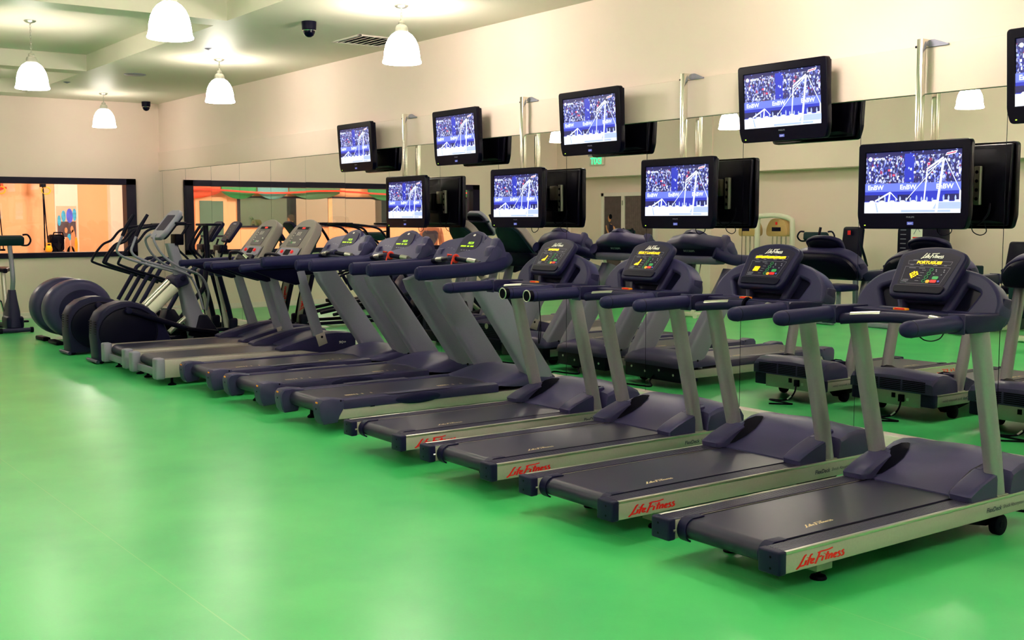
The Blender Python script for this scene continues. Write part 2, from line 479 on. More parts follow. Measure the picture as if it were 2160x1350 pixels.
# mirror panels
JX = [0.02] + [.148 + 1.1335 * i for i in range(0, 22)]
mirror_words = ['beside the corner with the window wall', ]
JX = [x for x in JX if x < L - .3]
for i in range(len(JX) - 1):
    x0, x1 = JX[i], JX[i + 1]
    cx = (x0 + x1) / 2; w = x1 - x0 - .005
    mb = MB(); mb.bb(-w / 2, w / 2, 0, .005, -1.193, 1.193)
    o = mb.build('mirror_panel', M['mirror'], smooth=False)
    o.location = (cx, 0, 1.293)
    o.rotation_euler = (R_(random.uniform(-.07, .07)), 0, R_(random.uniform(-.10, .10)))
    ed = MB(); ed.bb(-w / 2, w / 2, -.001, .006, 1.193, 1.2); 
    ed.build('glass_edge', M['mirror_edge'], o, smooth=False)
    o['_i'] = i
    nm = ['first', 'second', 'third', 'fourth', 'fifth', 'sixth', 'seventh', 'eighth', 'ninth', 'tenth', 'eleventh', 'twelfth', 'thirteenth', 'fourteenth', 'fifteenth', 'sixteenth', 'seventeenth', 'eighteenth', 'nineteenth', 'twentieth', 'twenty-first'][i]
    tag(o, 'tall wall mirror panel behind the treadmills, %s from the far corner' % nm, 'mirror', 'mirror panels along the wall')
    del o['_i']
struct(MB().bb(0.01, L, .0058, .012, .1, 2.49).build('trim_3', M['frame'], smooth=False))

# ---- studio behind the window
SX = -4.6
st = MB(); st.bb(SX - .1, -.2, -13.2, 2.6, -.12, 0)
struct(st.build('floor_studio', M['st_floor'], smooth=False))
struct(MB().bb(SX - .1, -.2, -13.2, 2.6, 3.0, 3.1).build('ceiling_studio', M['st_white'], smooth=False))
struct(MB().bb(SX - .1, SX, -13.2, 2.6, 0, 3.0).build('wall_studio_far', M['st_wall'], smooth=False))
struct(MB().bb(SX, -.2, 2.5, 2.6, 0, 3.0).build('wall_studio_right', M['st_white'], smooth=False))
struct(MB().bb(SX, -.2, -13.3, -13.2, 0, 3.0).build('wall_studio_left', M['st_wall'], smooth=False))
tr = MB(); tr.bb(SX, SX + .22, .46, .75, 0, 3.0); tr.bb(SX, SX + .05, -.62, -.16, 0, 3.0)
struct(tr.build('trim_4', M['st_white'], smooth=False))
o = MB().bb(SX, SX + .03, -12.4, -3.4, 1.5, 2.13).build('studio_mirror', M['dark_mirror'], smooth=False)
fr = MB()
for (a, b, c, d) in ((-12.45, -3.35, 2.13, 2.17), (-12.45, -3.35, 1.46, 1.5), (-12.45, -12.4, 1.46, 2.17), (-3.4, -3.35, 1.46, 2.17)): fr.bb(SX, SX + .05, a, b, c, d)
fr.build('frame', M['frame'], o, smooth=False)
tag(o, 'long low mirror on the studio wall, seen reflected beyond the window', 'mirror')
o = MB().bb(SX, SX + .05, -5.75, -5.65, 0, 3.0)
struct(o.build('trim_5', M['st_wall'], smooth=False))
# glazed studio door, seen in the mirror
d = struct(MB().bb(SX, SX + .04, -3.1, -2.35, 0, 2.14).build('door_1', M['st_wall'], smooth=False))
MB().bb(SX + .04, SX + .055, -3.0, -2.45, .3, 2.05).build('door_glass', mat('green_tinted_glass', (92, 126, 110), .1, var=.1, scale=3), d, smooth=False)
MB().bb(SX + .055, SX + .07, -3.0, -2.45, 1.25, 1.29).build('door_bar', M['frame'], d, smooth=False)

def fabric(name, y0, y1, z0, z1, x, m, label):
    """a swag of cloth hung under the studio ceiling: scalloped lower edge, soft folds"""
    vs = []; fs = []; n = 16; k = 6
    for i in range(n + 1):
        t = i / n; y = y0 + (y1 - y0) * t
        sag = (1 - (2 * t - 1) ** 2)
        for j in range(k + 1):
            s = j / k
            z = z1 - (z1 - z0) * s * (.84 + .16 * sag)
            vs.append((x + .03 * math.sin(s * 9 + t * 5) + .05 * math.sin(t * PI) * s, y, z))
    for i in range(n):
        for j in range(k):
            a = i * (k + 1) + j; fs.append([a, a + 1, a + k + 2, a + k + 1])
    o = MB().add(vs, fs).build(name, m)
    md = o.modifiers.new('s', 'SOLIDIFY'); md.thickness = .006
    tag(o, label, 'drape', 'cloth swags under the studio ceiling')
    return o
swags = [(-1.62, -2.90, 'sheet_red', 'coral'), (-2.93, -3.75, 'sheet_green', 'bright green'), (-3.78, -4.50, 'sheet_teal', 'pale teal'), (-4.53, -5.9, 'sheet_dgreen', 'moss green'),
         (-6.6, -7.5, 'sheet_green', 'bright green'), (-7.53, -8.5, 'sheet_dgreen', 'moss green'), (-8.53, -9.3, 'sheet_teal', 'pale teal'), (-9.33, -10.6, 'sheet_green', 'bright green')]
for i, (a, b, c, w) in enumerate(swags):
    fabric('cloth_swag', b, a, 2.10, 3.0, SX + .13, M[c], 'scalloped %s cloth swag on the studio wall, %s from the window corner' % (w, ['first', 'second', 'third', 'fourth', 'fifth', 'sixth', 'seventh', 'eighth'][i]))
o = MB().tube([(SX + .32, -1.6 - .46 * i, 2.27 + .03 * math.sin(i * .9)) for i in range(21)], .022, 8).build('ribbon', M['ribbon'])
tag(o, 'long red ribbon strung in front of the studio cloth swags', 'ribbon')

# ball poster on the studio wall
o = MB().bb(SX + .05, SX + .065, -.6, -.2, .55, 1.92).build('ball_poster', mat('poster_paper', (236, 190, 160), .5, var=.05, scale=12), smooth=False)
tag(o, 'tall poster of people holding blue exercise balls, on the studio wall', 'poster')
pp = SX + .067
def disc(mb, y, z, ry, rz, x, seg=20):
    mb.add([(x, y + ry * math.cos(2 * PI * k / seg), z + rz * math.sin(2 * PI * k / seg)) for k in range(seg)], [list(range(seg))])
mb = MB(); mb.bb(SX + .064, SX + .0655, -.585, -.22, 1.28, 1.60); mb.build('printed_backdrop', M['brown'], o, False)
mb = MB(); disc(mb, -.34, 1.72, .065, .15, pp); mb.build('printed_ball', M['ball_blue'], o, False)
mb = MB(); disc(mb, -.46, 1.71, .045, .12, pp); disc(mb, -.55, 1.62, .035, .11, pp); disc(mb, -.24, 1.74, .04, .13, pp); disc(mb, -.36, 1.28, .04, .07, pp); mb.build('printed_ball', M['ball_teal'], o, False)
mb = MB()
for (y, z, a, b) in ((-.42, 1.42, .03, .06), (-.3, 1.44, .03, .07), (-.5, 1.2, .03, .2), (-.4, 1.1, .05, .18), (-.28, 1.2, .05, .24), (-.34, .9, .09, .2), (-.5, .85, .05, .2), (-.24, .86, .04, .15)): disc(mb, y, z, a, b, pp + .0006, 14)
mb.build('printed_figures', M['print_skin'], o, False)
mb = MB(); disc(mb, -.225, 1.12, .03, .16, pp + .0012); mb.build('printed_shirt', M['yellow'], o, False)
# suspension straps
for i, (y, lab) in enumerate(((-.98, 'black suspension strap with yellow loop, hanging beside the ball poster in the studio'), (-1.83, 'black suspension strap with yellow loop, hanging at the left end of the studio view'))):
    r = empty('suspension_strap', (-4.0, y, 2.3))
    mb = MB(); mb.tube([(0, 0, 0), (.0, .004, -.6), (0, .0, -1.25)], .014, 6); mb.tube([(0, .005, 0), (0, .035, -.7), (0, .07, -1.25)], .011, 6)
    mb.build('strap', M['deep'], r)
    MB().tube([(0, .06 + .085 * math.cos(a), -.08 + .07 * math.sin(a)) for a in [2 * PI * k / 14 for k in range(14)]], .014, 6, closed=True).build('loop', M['yellow'], r)
    MB().cyl((0, -.02, -1.25), (0, .1, -1.25), .022, 10).build('handle', M['deep'], r)
    MB().bb(-.05, .05, -.05, .05, -.01, .7).build('hanger', M['deep'], r)
    tag(r, lab, 'suspension strap', 'suspension straps in the studio')
r = empty('gym_bag', (-4.25, -.70, 0))
MB().box((0, 0, 1.17), (.28, .28, .34), .06, 3).build('body', M['deep'], r)
MB().tube([(.16, -.12, 1.25), (.18, -.08, 1.38), (.18, .08, 1.38), (.16, .12, 1.25)], .015, 8).build('handle', M['deep'], r)
MB().box((0, 0, .5), (.28, .26, 1.0), .02).build('stand', M['black'], r)
tag(r, 'dark bag on a stand beside the ball poster in the studio', 'bag')
r = empty('yellow_kettlebell', (-3.75, -.97, 0))
MB().lathe([(.0, 1.0), (.05, 1.0), (.07, 1.04), (.06, 1.1), (.02, 1.13)], 16).build('bell', M['yellow'], r)
MB().tube([(0, -.04, 1.11), (0, -.04, 1.17), (0, .04, 1.17), (0, .04, 1.11)], .012, 8).build('handle', M['yellow'], r)
MB().box((0, 0, .5), (.12, .12, 1.0), .01).build('stand', M['black'], r)
tag(r, 'small yellow weight at the foot of the hanging strap in the studio', 'weight')

# ---- ceiling fittings
def lamp(x, y, zc, label, col=2):
    r = empty('pendant_lamp', (x, y, 0))
    zr = 3.117
    pr = [(.176, 0), (.184, .004), (.186, .014), (.178, .03), (.172, .06), (.166, .12), (.152, .18), (.128, .23), (.098, .268), (.066, .29), (.05, .298)]
    inner = [(max(a - .006, .03), b + .002) for a, b in pr[::-1]]
    MB().lathe([(a, zr + b) for a, b in pr] , 40).build('lamp_shade', DOMES[col], r)
    nk = MB(); nk.lathe([(.06, zr + .286), (.063, zr + .30), (.058, zr + .335), (.048, zr + .355), (.032, zr + .362), (.034, zr + .375), (.03, zr + .392), (.012, zr + .40), (.008, zr + .42)], 24)
    nk.build('lamp_holder', M['alu'], r)
    ch = MB(); z = zr + .415; i = 0
    while z < zc - .03:
        pts = [(.0, .008 * math.cos(a), z + .014 + .02 * math.sin(a)) if i % 2 else (.008 * math.cos(a), 0, z + .014 + .02 * math.sin(a)) for a in [2 * PI * k / 10 for k in range(10)]]
        ch.tube(pts, .0028, 6, closed=True); z += .03; i += 1
    ch.build('chain', M['alu'], r)
    MB().lathe([(.065, zc), (.066, zc - .008), (.05, zc - .022), (.015, zc - .03), (.012, zc - .034)], 24).build('canopy', M['alu'], r)
    tag(r, label, 'lamp', 'white bell pendant lamps')
    li = bpy.data.lights.new('bulb', 'POINT'); li.energy = LAMP_W * LEV[col] * (2.5 if y < -7 else 1.0); li.shadow_soft_size = .05; li.color = LAMP_C
    lo = bpy.data.objects.new('bulb', li); COL.objects.link(lo); lo.parent = r; lo.location = (0, 0, zr + .06)
    return r
LAMP_W = 480; LAMP_C = (1.0, .83, .69); LEV = (.95, 1.0, 1.0, 1.1, 1.15)
LX = [1.24, 6.09, 10.6, 15.1, 19.6]
RW = {-1.3: 'mirror-side row', -3.62: 'row under the ceiling coffers', -7.2: 'row opposite the mirrors'}
NTH = ['nearest the window wall', 'second from the window wall', 'third from the window wall', 'fourth from the window wall', 'fifth from the window wall']
for y in RW:
    for i, x in enumerate(LX):
        xx = x; 
        if y == -3.62: xx = [1.9, 6.35, 10.82, 15.3, 20.3][i]
        if y == -7.2: xx = [2.2, 6.76, 11.16, 15.6, 20.1][i]
        zc = CZ if y == -3.62 else H
        lamp(xx, y, zc, 'white bell pendant lamp %s, %s' % (NTH[i], RW[y]), i)
def dome_cam(x, y, lab, rot=0):
    r = empty('security_camera', (x, y, H))
    MB().lathe([(.075, 0), (.075, -.012), (.072, -.08), (.066, -.085)], 28).build('housing', M['black'], r)
    MB().lathe([(.062, -.083), (.06, -.11), (.045, -.14), (.02, -.155), (.004, -.158)], 28).build('dome', M['gloss'], r)
    MB().lathe([(.064, -.082), (.067, -.088), (.064, -.094)], 28).build('ring', M['chrome'], r)
    tag(r, lab, 'camera', 'dome security cameras')
dome_cam(9.28, -1.615, 'black dome security camera on the ceiling between two lamps and the air vent')
dome_cam(.30, -.30, 'small black dome security camera in the far ceiling corner')
r = empty('ceiling_vent', (8.55, -.5, H))
mb = MB()
for (a, b, c, d) in ((-.32, .32, -.32, -.28), (-.32, .32, .28, .32), (-.32, -.28, -.32, .32), (.28, .32, -.32, .32)): mb.bb(a, b, c, d, -.014, 0, .003)
mb.build('frame', M['trim'], r)
MB().bb(-.29, .29, -.29, .29, -.004, -.001).build('duct_opening', M['deep'], r, False)
for k in range(7):
    MB().box((0, -.24 + .08 * k, -.008), (.56, .05, .004), rot=('X', R_(28))).build('slat', M['trim'], r, False)
tag(r, 'square slatted air vent in the ceiling above the mirror wall', 'vent')
r = MB().lathe([(.15, 0), (.15, -.006), (.13, -.012), (.0, -.013)], 32).build('ceiling_speaker', M['steel_grey']); r.location = (3.95, -1.67, H)
tag(r, 'flat round grey speaker grille in the ceiling', 'speaker')
for p, lab in (((6.9, -1.75, H), 'tiny round sprinkler plate in the ceiling beside the coffer corner'), ((2.5, -2.2, H), 'tiny round sprinkler plate in the ceiling near the window wall')):
    r = MB().lathe([(.05, 0), (.05, -.004), (.03, -.012), (.012, -.02), (.0, -.021)], 20).build('sprinkler', M['steel_grey']); r.location = p
    tag(r, lab, 'sprinkler', 'ceiling sprinkler plates')

# ================================================================== TELEVISIONS
TW, TH = .842, .57
def bake_screen():
    """the gymnastics broadcast, one mesh in the plane y=0 facing -y; x to the right, z up; size .745 x .42"""
    w, h = .745, .42
    mb = MB()
    lay = [0]
    def q(pts, m):
        lay[0] += 1
        d = -.00006 * lay[0]
        mb.add([((u - .5) * w, d, (v - .5) * h) for u, v in pts], [list(range(len(pts)))], m)
    def rect(a, b, c, d, m): q([(a, c), (b, c), (b, d), (a, d)], m)
    def bar(a, b, t, m):
        dx, dy = (b[0] - a[0]) * w, (b[1] - a[1]) * h; l = math.hypot(dx, dy); nx, ny = -dy / l * t / w, dx / l * t / h
        q([(a[0] + nx, a[1] + ny), (a[0] - nx, a[1] - ny), (b[0] - nx, b[1] - ny), (b[0] + nx, b[1] + ny)], m)
    rect(0, 1, 0, 1, M['s_dark'])
    rect(0, 1, .47, .92, M['crowd'])
    rect(.42, .52, .50, .95, M['s_blue'])
    rnd = random.Random(3)
    for k in range(34):
        u, v = rnd.uniform(.02, .98), rnd.uniform(.86, .985); rect(u, u + .012, v, v + .016, M[rnd.choice(['s_pale', 's_blue', 's_white', 's_band'])])
    for k in range(46):
        u, v = rnd.uniform(.01, .98), rnd.uniform(.5, .82); rect(u, u + rnd.uniform(.012, .022), v, v + rnd.uniform(.02, .045), M[rnd.choice(['s_pale', 's_white', 's_white', 's_band', 's_dark'])])
    for (u, v) in ((.25, .68), (.3, .6), (.66, .76)): rect(u, u + .025, v, v + .03, M['s_red'])
    rect(0, 1, .35, .485, M['s_band'])
    rect(0, 1, .325, .352, M['s_blue'])
    rect(0, 1, .17, .328, M['s_blue'])
    for a, b in ((0, .22), (.36, .5), (.84, .98)): rect(a, b, .2, .3, M['s_dark'])
    for k in range(15):
        u = .17 + .055 * k + rnd.uniform(-.01, .01); hh = rnd.uniform(.05, .11)
        q([(u - .006, .19), (u + .006, .19), (u + .009, .19 + hh * .6), (u + .003, .19 + hh), (u - .003, .19 + hh), (u - .009, .19 + hh * .6)], M['s_pale'])
    rect(0, 1, 0, .185, M['s_white'])
    for k in range(9):
        u = .05 + k * .11; q([(u, .18), (u + .07, .18), (u + .05, .21), (u + .02, .21)], M['s_white'])
    q([(.72, .07), (1, .07), (1, .175), (.76, .175)], M['s_pale'])
    rect(.40, .90, .02, .055, M['s_pale']); rect(.30, .305, .02, .17, M['s_pale']); rect(.31, .62, .085, .089, M['s_pale'])
    q([(.12, .17), (.135, .17), (.16, .02), (.14, .02)], M['s_pale'])
    def mbt(tx, u, v, wd, size, m, bold=.0):
        g = text_geo(tx, size, 0, bold, wd * w)
        mb.add([((u - .5) * w + p.x, -.0068, (v - .5) * h + p.y) for p in g[0]], g[1], m)
    for u in (.04, .385, .755): mbt('EnBW', u, .385, .17, .044, M['s_white'], .0012)
    mbt('den Sport', .79, .10, .18, .03, M['s_white'], .0008)
    mbt('sports', .10, .865, .115, .03, M['s_white'], .0008)
    q([(.06 + .02 * math.cos(a), .885 + .035 * math.sin(a)) for a in [2 * PI * k / 14 for k in range(14)]], M['s_white'])
    q([(.835, .89), (.94, .92), (.955, .965), (.85, .935)], M['s_white']); q([(.845, .905), (.935, .93), (.942, .95), (.852, .925)], M['s_red'])
    for a, b, t in (((.82, .865), (.655, .69), .006), ((.84, .85), (.67, .66), .003), ((.66, .68), (.635, .2), .005), ((.82, .82), (.76, .02), .0085),
                    ((.84, .84), (.99, .35), .0028), ((.99, .35), (.99, .19), .006), ((.80, .83), (.45, .21), .0024), ((.12, .20), (.285, .34), .0055), ((.285, .34), (.36, .22), .003), ((.28, .33), (.265, .19), .006)):
        bar(a, b, t, M['s_white'])
    return mb
def make_tv():
    r = empty('television', (0, 0, 0))
    # origin: centre of the front face; front looks to -y
    hw, hh = TW / 2, TH / 2
    sx, sz0, sz1 = .3725, -hh + .098, hh - .052
    fr = MB()
    out = roundpoly([(-hw, hh), (-hw, -hh + .08), (-hw + .022, -hh), (hw - .022, -hh), (hw, -hh + .08), (hw, hh)], .022)
    hole = [(-sx, sz0), (sx, sz0), (sx, sz1), (-sx, sz1)]
    fr.plate(out, [hole], .05, .006, frame((0, 0, 0), (1, 0, 0), (0, 0, 1)))
    fr.build('bezel', M['gloss'], r)
    bk = MB()
    bk.prism([(-hw + .01, hh - .01), (-hw + .03, -hh + .015), (hw - .03, -hh + .015), (hw - .01, hh - .01)], 'y', .045, .085, .012)
    bk.loft([[Vector((sx_ * a, .08 + d, z)) for (sx_, z) in ((-1, b), (1, b), (1, c), (-1, c))] for (a, b, c, d) in ((hw - .03, -hh + .03, hh - .03, 0), (hw * .72, -hh + .05, hh - .12, .045))])
    bk.build('back_housing', M['black'], r)
    for k in range(8):
        MB().bb(-.2, .2, .124, .1265, -.02 + .018 * k, -.012 + .018 * k).build('cooling_slot', M['deep'], r, False)
    s = SCREEN.build('screen', None, r, smooth=False); s.location = (0, .0072, (sz0 + sz1) / 2)
    decal(r, 'maker_lettering', text_geo('PHILIPS', .016, 0, .0, .06), frame((-.03, -.0012, -hh + .068), (1, 0, 0), (0, 0, 1)), M['grey_print'])
    st_ = MB(); st_.bb(-.024, .024, -.0014, 0, -hh + .022, -hh + .042); st_.build('sticker', M['blue_btn'], r, False)
    decal(r, 'sticker_lettering', text_geo('pyt', .016, 0, .0, .03), frame((-.015, -.002, -hh + .028), (1, 0, 0), (0, 0, 1)), M['white'])
    MB().box((-hw + .06, -.0015, -hh + .018), (.01, .003, .006), .001).build('power_light', M['green_led'], r)
    return r
SCREEN = bake_screen()
def set_tv(t, x, y, z, tilt, label, group):
    t.location = (x, y, z); t.rotation_euler = (R_(tilt), 0, 0); tag(t, label, 'television', group)
TV0 = make_tv()
LOWER = [(8.90, -.275, 1.836), (11.02, -.275, 1.846), (13.26, -.270, 1.851), (15.52, -.293, 1.862)]
UPPER = [(7.62, -.215, 2.515), (9.86, -.22, 2.51), (12.08, -.222, 2.515), (14.325, -.222, 2.517), (16.56, -.222, 2.517)]
ordi = ['farthest from the camera', 'second from the far end', 'third from the far end', 'fourth from the far end', 'fifth, cut by the photo edge']
first = True
for i, (x, y, z) in enumerate(UPPER):
    t = TV0 if first else copy_tree(TV0); first = False
    set_tv(t, x, y, z, 3.6, 'black television in the upper row above the mirrors, ' + ordi[i], 'upper row of televisions')
upper_tvs = [o for o in COL.objects if o.get('group') == 'upper row of televisions']
lo_words = ['nearest the window wall', 'above the middle grey treadmills', 'in front of the fourth dark treadmill from the camera', 'above the treadmill closest to the camera']
lo_words = ['first on a pole from the window end', 'second on a pole from the window end', 'third on a pole from the window end', 'large and nearest, above the front treadmill']
lower = []
for i, (x, y, z) in enumerate(LOWER):
    t = copy_tree(TV0); set_tv(t, x, y, z, 0, 'black television in the lower row, ' + lo_words[i], 'lower row of televisions'); lower.append(t)
# wall brackets on the upper row, power gear behind the lower row
for t in upper_tvs:
    mb = MB(); mb.bb(-.12, .12, .12, .15, -.05, .2, .004); mb.bb(-.05, .05, .15, .23, .0, .15, .01)
    mb.build('wall_bracket', M['black'], t)
for i, t in enumerate(lower):
    mb = MB(); mb.bb(-.14, .14, .124, .14, -.13, .13, .004); mb.bb(-.04, .04, .14, .2, -.1, .1, .006)
    mb.build('pole_bracket', M['black'], t)
    MB().bb(.06, .15, .13, .17, -.02, .12, .006).build('adapter_box', M['alu'] if i == 0 else M['off_white'], t)
    ps = MB(); ps.bb(.19, .235, .13, .165, -.13, .13, .006); ps.build('power_strip', M['off_white'], t)
    for k in range(4):
        MB().cyl((.2125, .165, -.09 + .06 * k), (.2125, .1665, -.09 + .06 * k), .012, 12).build('socket', M['deep'], t)
    MB().tube(spline([(.1, .15, -.02), (.12, .17, -.2), (.2, .16, -.27), (.29, .15, -.2), (.30, .14, -.12)]), .006, 8).build('cable', M['black'], t)
    MB().tube(spline([(.14, .1, -.25), (.15, .09, -.31), (.2, .08, -.335), (.25, .09, -.31), (.24, .1, -.25)]), .0035, 6).build('cable', M['black'], t)
# chrome poles
PX = [8.60, 10.90, 13.16, 15.43]
for i, x in enumerate(PX):
    r = empty('television_pole', (x, -.09, 0))
    MB().bb(-.022, .022, -.022, .022, 1.60, 2.85, .003).build('pole', M['chrome'], r)
    mb = MB(); mb.bb(-.02, .02, .022, .076, 2.80, 2.85, .003); mb.build('top_arm', M['chrome'], r)
    mb = MB(); mb.bb(-.05, .16, .06, .0755, 2.80, 2.812, .002); mb.prism([(.02, 2.812), (.15, 2.812), (.05, 2.85), (.02, 2.85)], 'y', .066, .0755); mb.build('wall_plate', M['steel_grey'], r, False)
    MB().cyl((-.04, -.01, 2.80), (-.024, -.01, 2.80), .008, 8).build('bolt', M['black'], r)
    MB().bb(-.03, .03, -.03, .03, 1.60, 1.615, .003).build('end_cap', M['black'], r)
    tag(r, 'square chrome pole holding %s' % ['the lower television first from the window end', 'the lower television second from the window end', 'the lower television third from the window end', 'the large lower television over the front treadmill'][i], 'pole', 'chrome television poles')

# ================================================================== TREADMILLS
def sub(parent, name, mb, m, **k):
    return mb.build(name, m, parent, **k)

# ---------------- type A: silver side rails, separate tilted display head (four nearest)
def make_treadmill_a():
    r = empty('treadmill', (0, 0, 0))
    for s in (-1, 1):
        mb = MB(); mb.bb(s * .282, s * .398, .045, 2.06, .122, .215, .004)
        rail = sub(r, 'side_rail', mb, M['silver'])
        mb = MB(); mb.bb(s * .383, s * .4015, .045, 2.06, .207, .2225, .003)
        sub(rail, 'rail_lip', mb, M['alu'])
        mb = MB(); mb.bb(s * .284, s * .383, .05, 1.9, .2145, .2205, .002)
        for k in range(7): mb.bb(s * (.292 + .013 * k), s * (.297 + .013 * k), .05, 1.9, .220, .2222)
        sub(rail, 'foot_strip', mb, M['rail_top'])
        mb = MB(); mb.bb(s * .277, s * .4, 0, .05, .117, .2235, .010, 3)
        cap = sub(r, 'rear_cap', mb, M['plastic'])
        for z in (.145, .195): 
            MB().cyl((s * .35, -.0006, z), (s * .35, .004, z), .006, 10).build('screw_hole', M['deep'], cap, False)
        mb = MB(); mb.bb(s * .272, s * .4, 2.05, 2.105, .117, .2235, .010, 3)
        sub(r, 'front_cap', mb, M['plastic'])
        # roller guard
        mb = MB(); pts = arc(.115, .166, .060, 100, 250, 8)
        inn = arc(.115, .166, .0515, 250, 100, 8)
        mb.prism([(p[0], p[1]) for p in pts + inn] , 'x', s * .225, s * .279)
        mb.bb(s * .228, s * .279, .105, .19, .2195, .2265, .002)
        sub(r, 'roller_guard', mb, M['plastic'])
        MB().cyl((s * .2785, .045, .165), (s * .2785, .03, .165), .006, 8).build('bolt', M['alu'], r)
    # belt loop
    prof = [(.115, .2185)] + arc(.115, .170, .0485, 90, 270, 10)[1:] + [(1.9, .1215), (1.9, .2185)]
    mb = MB(); mb.prism(prof, 'x', -.255, .255)
    belt = sub(r, 'running_belt', mb, M['belt'])
    mb = MB(); mb.bb(-.2815, .2815, .19, 2.05, .125, .213)
    sub(r, 'deck', mb, M['deep'], smooth=False)
    decal(belt, 'belt_lettering', LOGO, frame((.186, .43, .2189), (-.04, 1, 0), (-1, 0, 0)), M['cream'], .066, .030)
    # feet and wheels
    for s in (-1, 1):
        mb = MB(); mb.bb(s * .27 - .04, s * .27 + .04, .36, .47, .05, .125, .004); f = sub(r, 'foot_bracket', mb, M['silver'])
        mb = MB(); mb.cyl((s * .27, .42, .012), (s * .27, .42, .06), .011, 10); mb.lathe([(.038, 0), (.04, .006), (.034, .016), (.014, .022)], 20, Matrix.Translation((s * .27, .42, 0)))
        sub(f, 'levelling_foot', mb, M['deep'])
        mb = MB(); mb.cyl((s * .345 - .022, 1.76, .056), (s * .345 + .022, 1.76, .056), .056, 24, bev=.006)
        mb.cyl((s * .345 + s * .022, 1.76, .056), (s * .345 + s * .026, 1.76, .056), .02, 14)
        sub(r, 'transport_wheel', mb, M['deep'])
        mb = MB(); mb.prism([(1.35, .12), (1.9, .12), (1.82, .05), (1.70, .05)], 'x', s * .27, s * .315)
        sub(r, 'lift_arm', mb, M['deep'], smooth=False)
    # motor hood
    cp = [(1.50, .214), (1.502, .226), (1.56, .247), (1.66, .293), (1.78, .345), (1.88, .378), (1.97, .388), (2.06, .376), (2.115, .345), (2.13, .31), (2.13, .225)]
    rings = []
    for x, dz in ((-.30, -.012), (-.22, -.004), (-.1, .004), (0, .008), (.1, .004), (.22, -.004), (.30, -.012)):
        rings.append([Vector((x, y, z + dz * max(0, min(1, (z - .225) / .1)))) for y, z in cp])
    mb = MB(); mb.loft(rings)
    fp = [(1.775, .222), (1.785, .30), (1.80, .342), (1.88, .372), (1.97, .382), (2.05, .372), (2.105, .345), (2.128, .31), (2.128, .225)]
    rings = []
    for x, k in ((-.398, .80), (-.385, .95), (-.34, 1), (.34, 1), (.385, .95), (.398, .80)):
        rings.append([Vector((x, 1.95 + (y - 1.95) * (.985 if k < .9 else 1), .222 + (z - .222) * k)) for y, z in fp])
    mb.loft(rings)
    for s in (-1, 1):
        sp = [(1.43, .2225), (1.424, .250), (1.432, .259), (1.50, .292), (1.58, .322), (1.665, .350), (1.665, .2225)]
        rings = []
        for x, k, dy in ((.246, .86, .05), (.258, .97, .022), (.272, 1.0, .008), (.368, 1.0, 0), (.384, .975, .004), (.392, .90, .012)):
            rings.append([Vector((s * x, min(1.665, y + dy * (1.665 - y) / .24), .2225 + (z - .2225) * k)) for y, z in sp])
        mb.loft(rings)
        sp = [(1.66, .2225), (1.66, .350), (1.74, .367), (1.84, .378), (1.84, .2225)]
        rings = []
        for x, k in ((.262, .92), (.272, 1.0), (.298, 1.0), (.306, .95)):
            rings.append([Vector((s * x, y, .2225 + (z - .2225) * k)) for y, z in sp])
        mb.loft(rings)
    hood = sub(r, 'motor_hood', mb, M['plastic_hi'], ang=30)
    mb = MB()
    for k in range(6):
        for a, b in ((-.33, -.12), (-.10, .10), (.12, .33)):
            mb.bb(a, b, 2.126, 2.1315, .240 + .015 * k, .248 + .015 * k)
    sub(hood, 'vent_slots', mb, M['deep'], smooth=False)
    for s in (-1, 1):   # dark scoop between the side shoulder and the centre panel
        mb = MB()
        ring = []
        lens = [(1.51, 0), (1.56, .022), (1.64, .036), (1.72, .036), (1.80, .020), (1.86, 0)]
        def cz(y):
            for (a, za), (b, zb) in zip(cp[1:], cp[2:]):
                if a <= y <= b: return za + (zb - za) * (y - a) / (b - a)
            return .36
        up = [(s * (.262 - 1.6 * w), y, cz(y) + .003) for y, w in lens]
        lo_ = [(s * (.276), y, cz(y) + .006 + w * 1.3) for y, w in lens]
        mb.loft([[Vector(p) for p in up], [Vector(p) for p in lo_]], caps=False, closed=False)
        sub(hood, 'scoop', mb, M['deep'])
    mb = MB(); mb.bb(-.272, .272, 2.085, 2.1, .105, .222, .003)
    fpn = sub(r, 'front_panel', mb, M['silver'])
    mb = MB(); mb.bb(.0, .035, 2.1, 2.108, .165, .205, .002); mb.bb(.075, .125, 2.1, 2.125, .14, .20, .004)
    sub(fpn, 'power_inlet', mb, M['deep'])
    MB().bb(.14, .165, 2.1, 2.106, .15, .175, .002).build('switch', M['white'], fpn)
    mb = MB(); mb.tube(spline([(.10, 2.12, .15), (.10, 2.14, .09), (.06, 2.16, .03), (0, 2.2, .012), (-.1, 2.24, .01), (.12, 2.27, .01), (.2, 2.3, .012), (.05, 2.42, .01)]), .0075, 8)
    cord = sub(r, 'power_cord', mb, M['deep'])
    MB().cyl((.075, 2.152, .055), (.045, 2.168, .022), .009, 8).build('cable_tie', M['white'], cord)
    # uprights
    for s in (-1, 1):
        mb = MB(); mb.tube([(s * .352, 1.715, .2225), (s * .358, 1.66, .45), (s * .362, 1.575, .78), (s * .365, 1.495, 1.10)], .05, 20, flat=(.96, .86), up=(0, 1, 0), sq=.25)
        u = sub(r, 'upright', mb, M['silver_tube'])
        mb = MB(); mb.bb(s * .352 - .045, s * .352 + .045, 1.665, 1.765, .2225, .229, .003); sub(u, 'base_flange', mb, M['alu'])
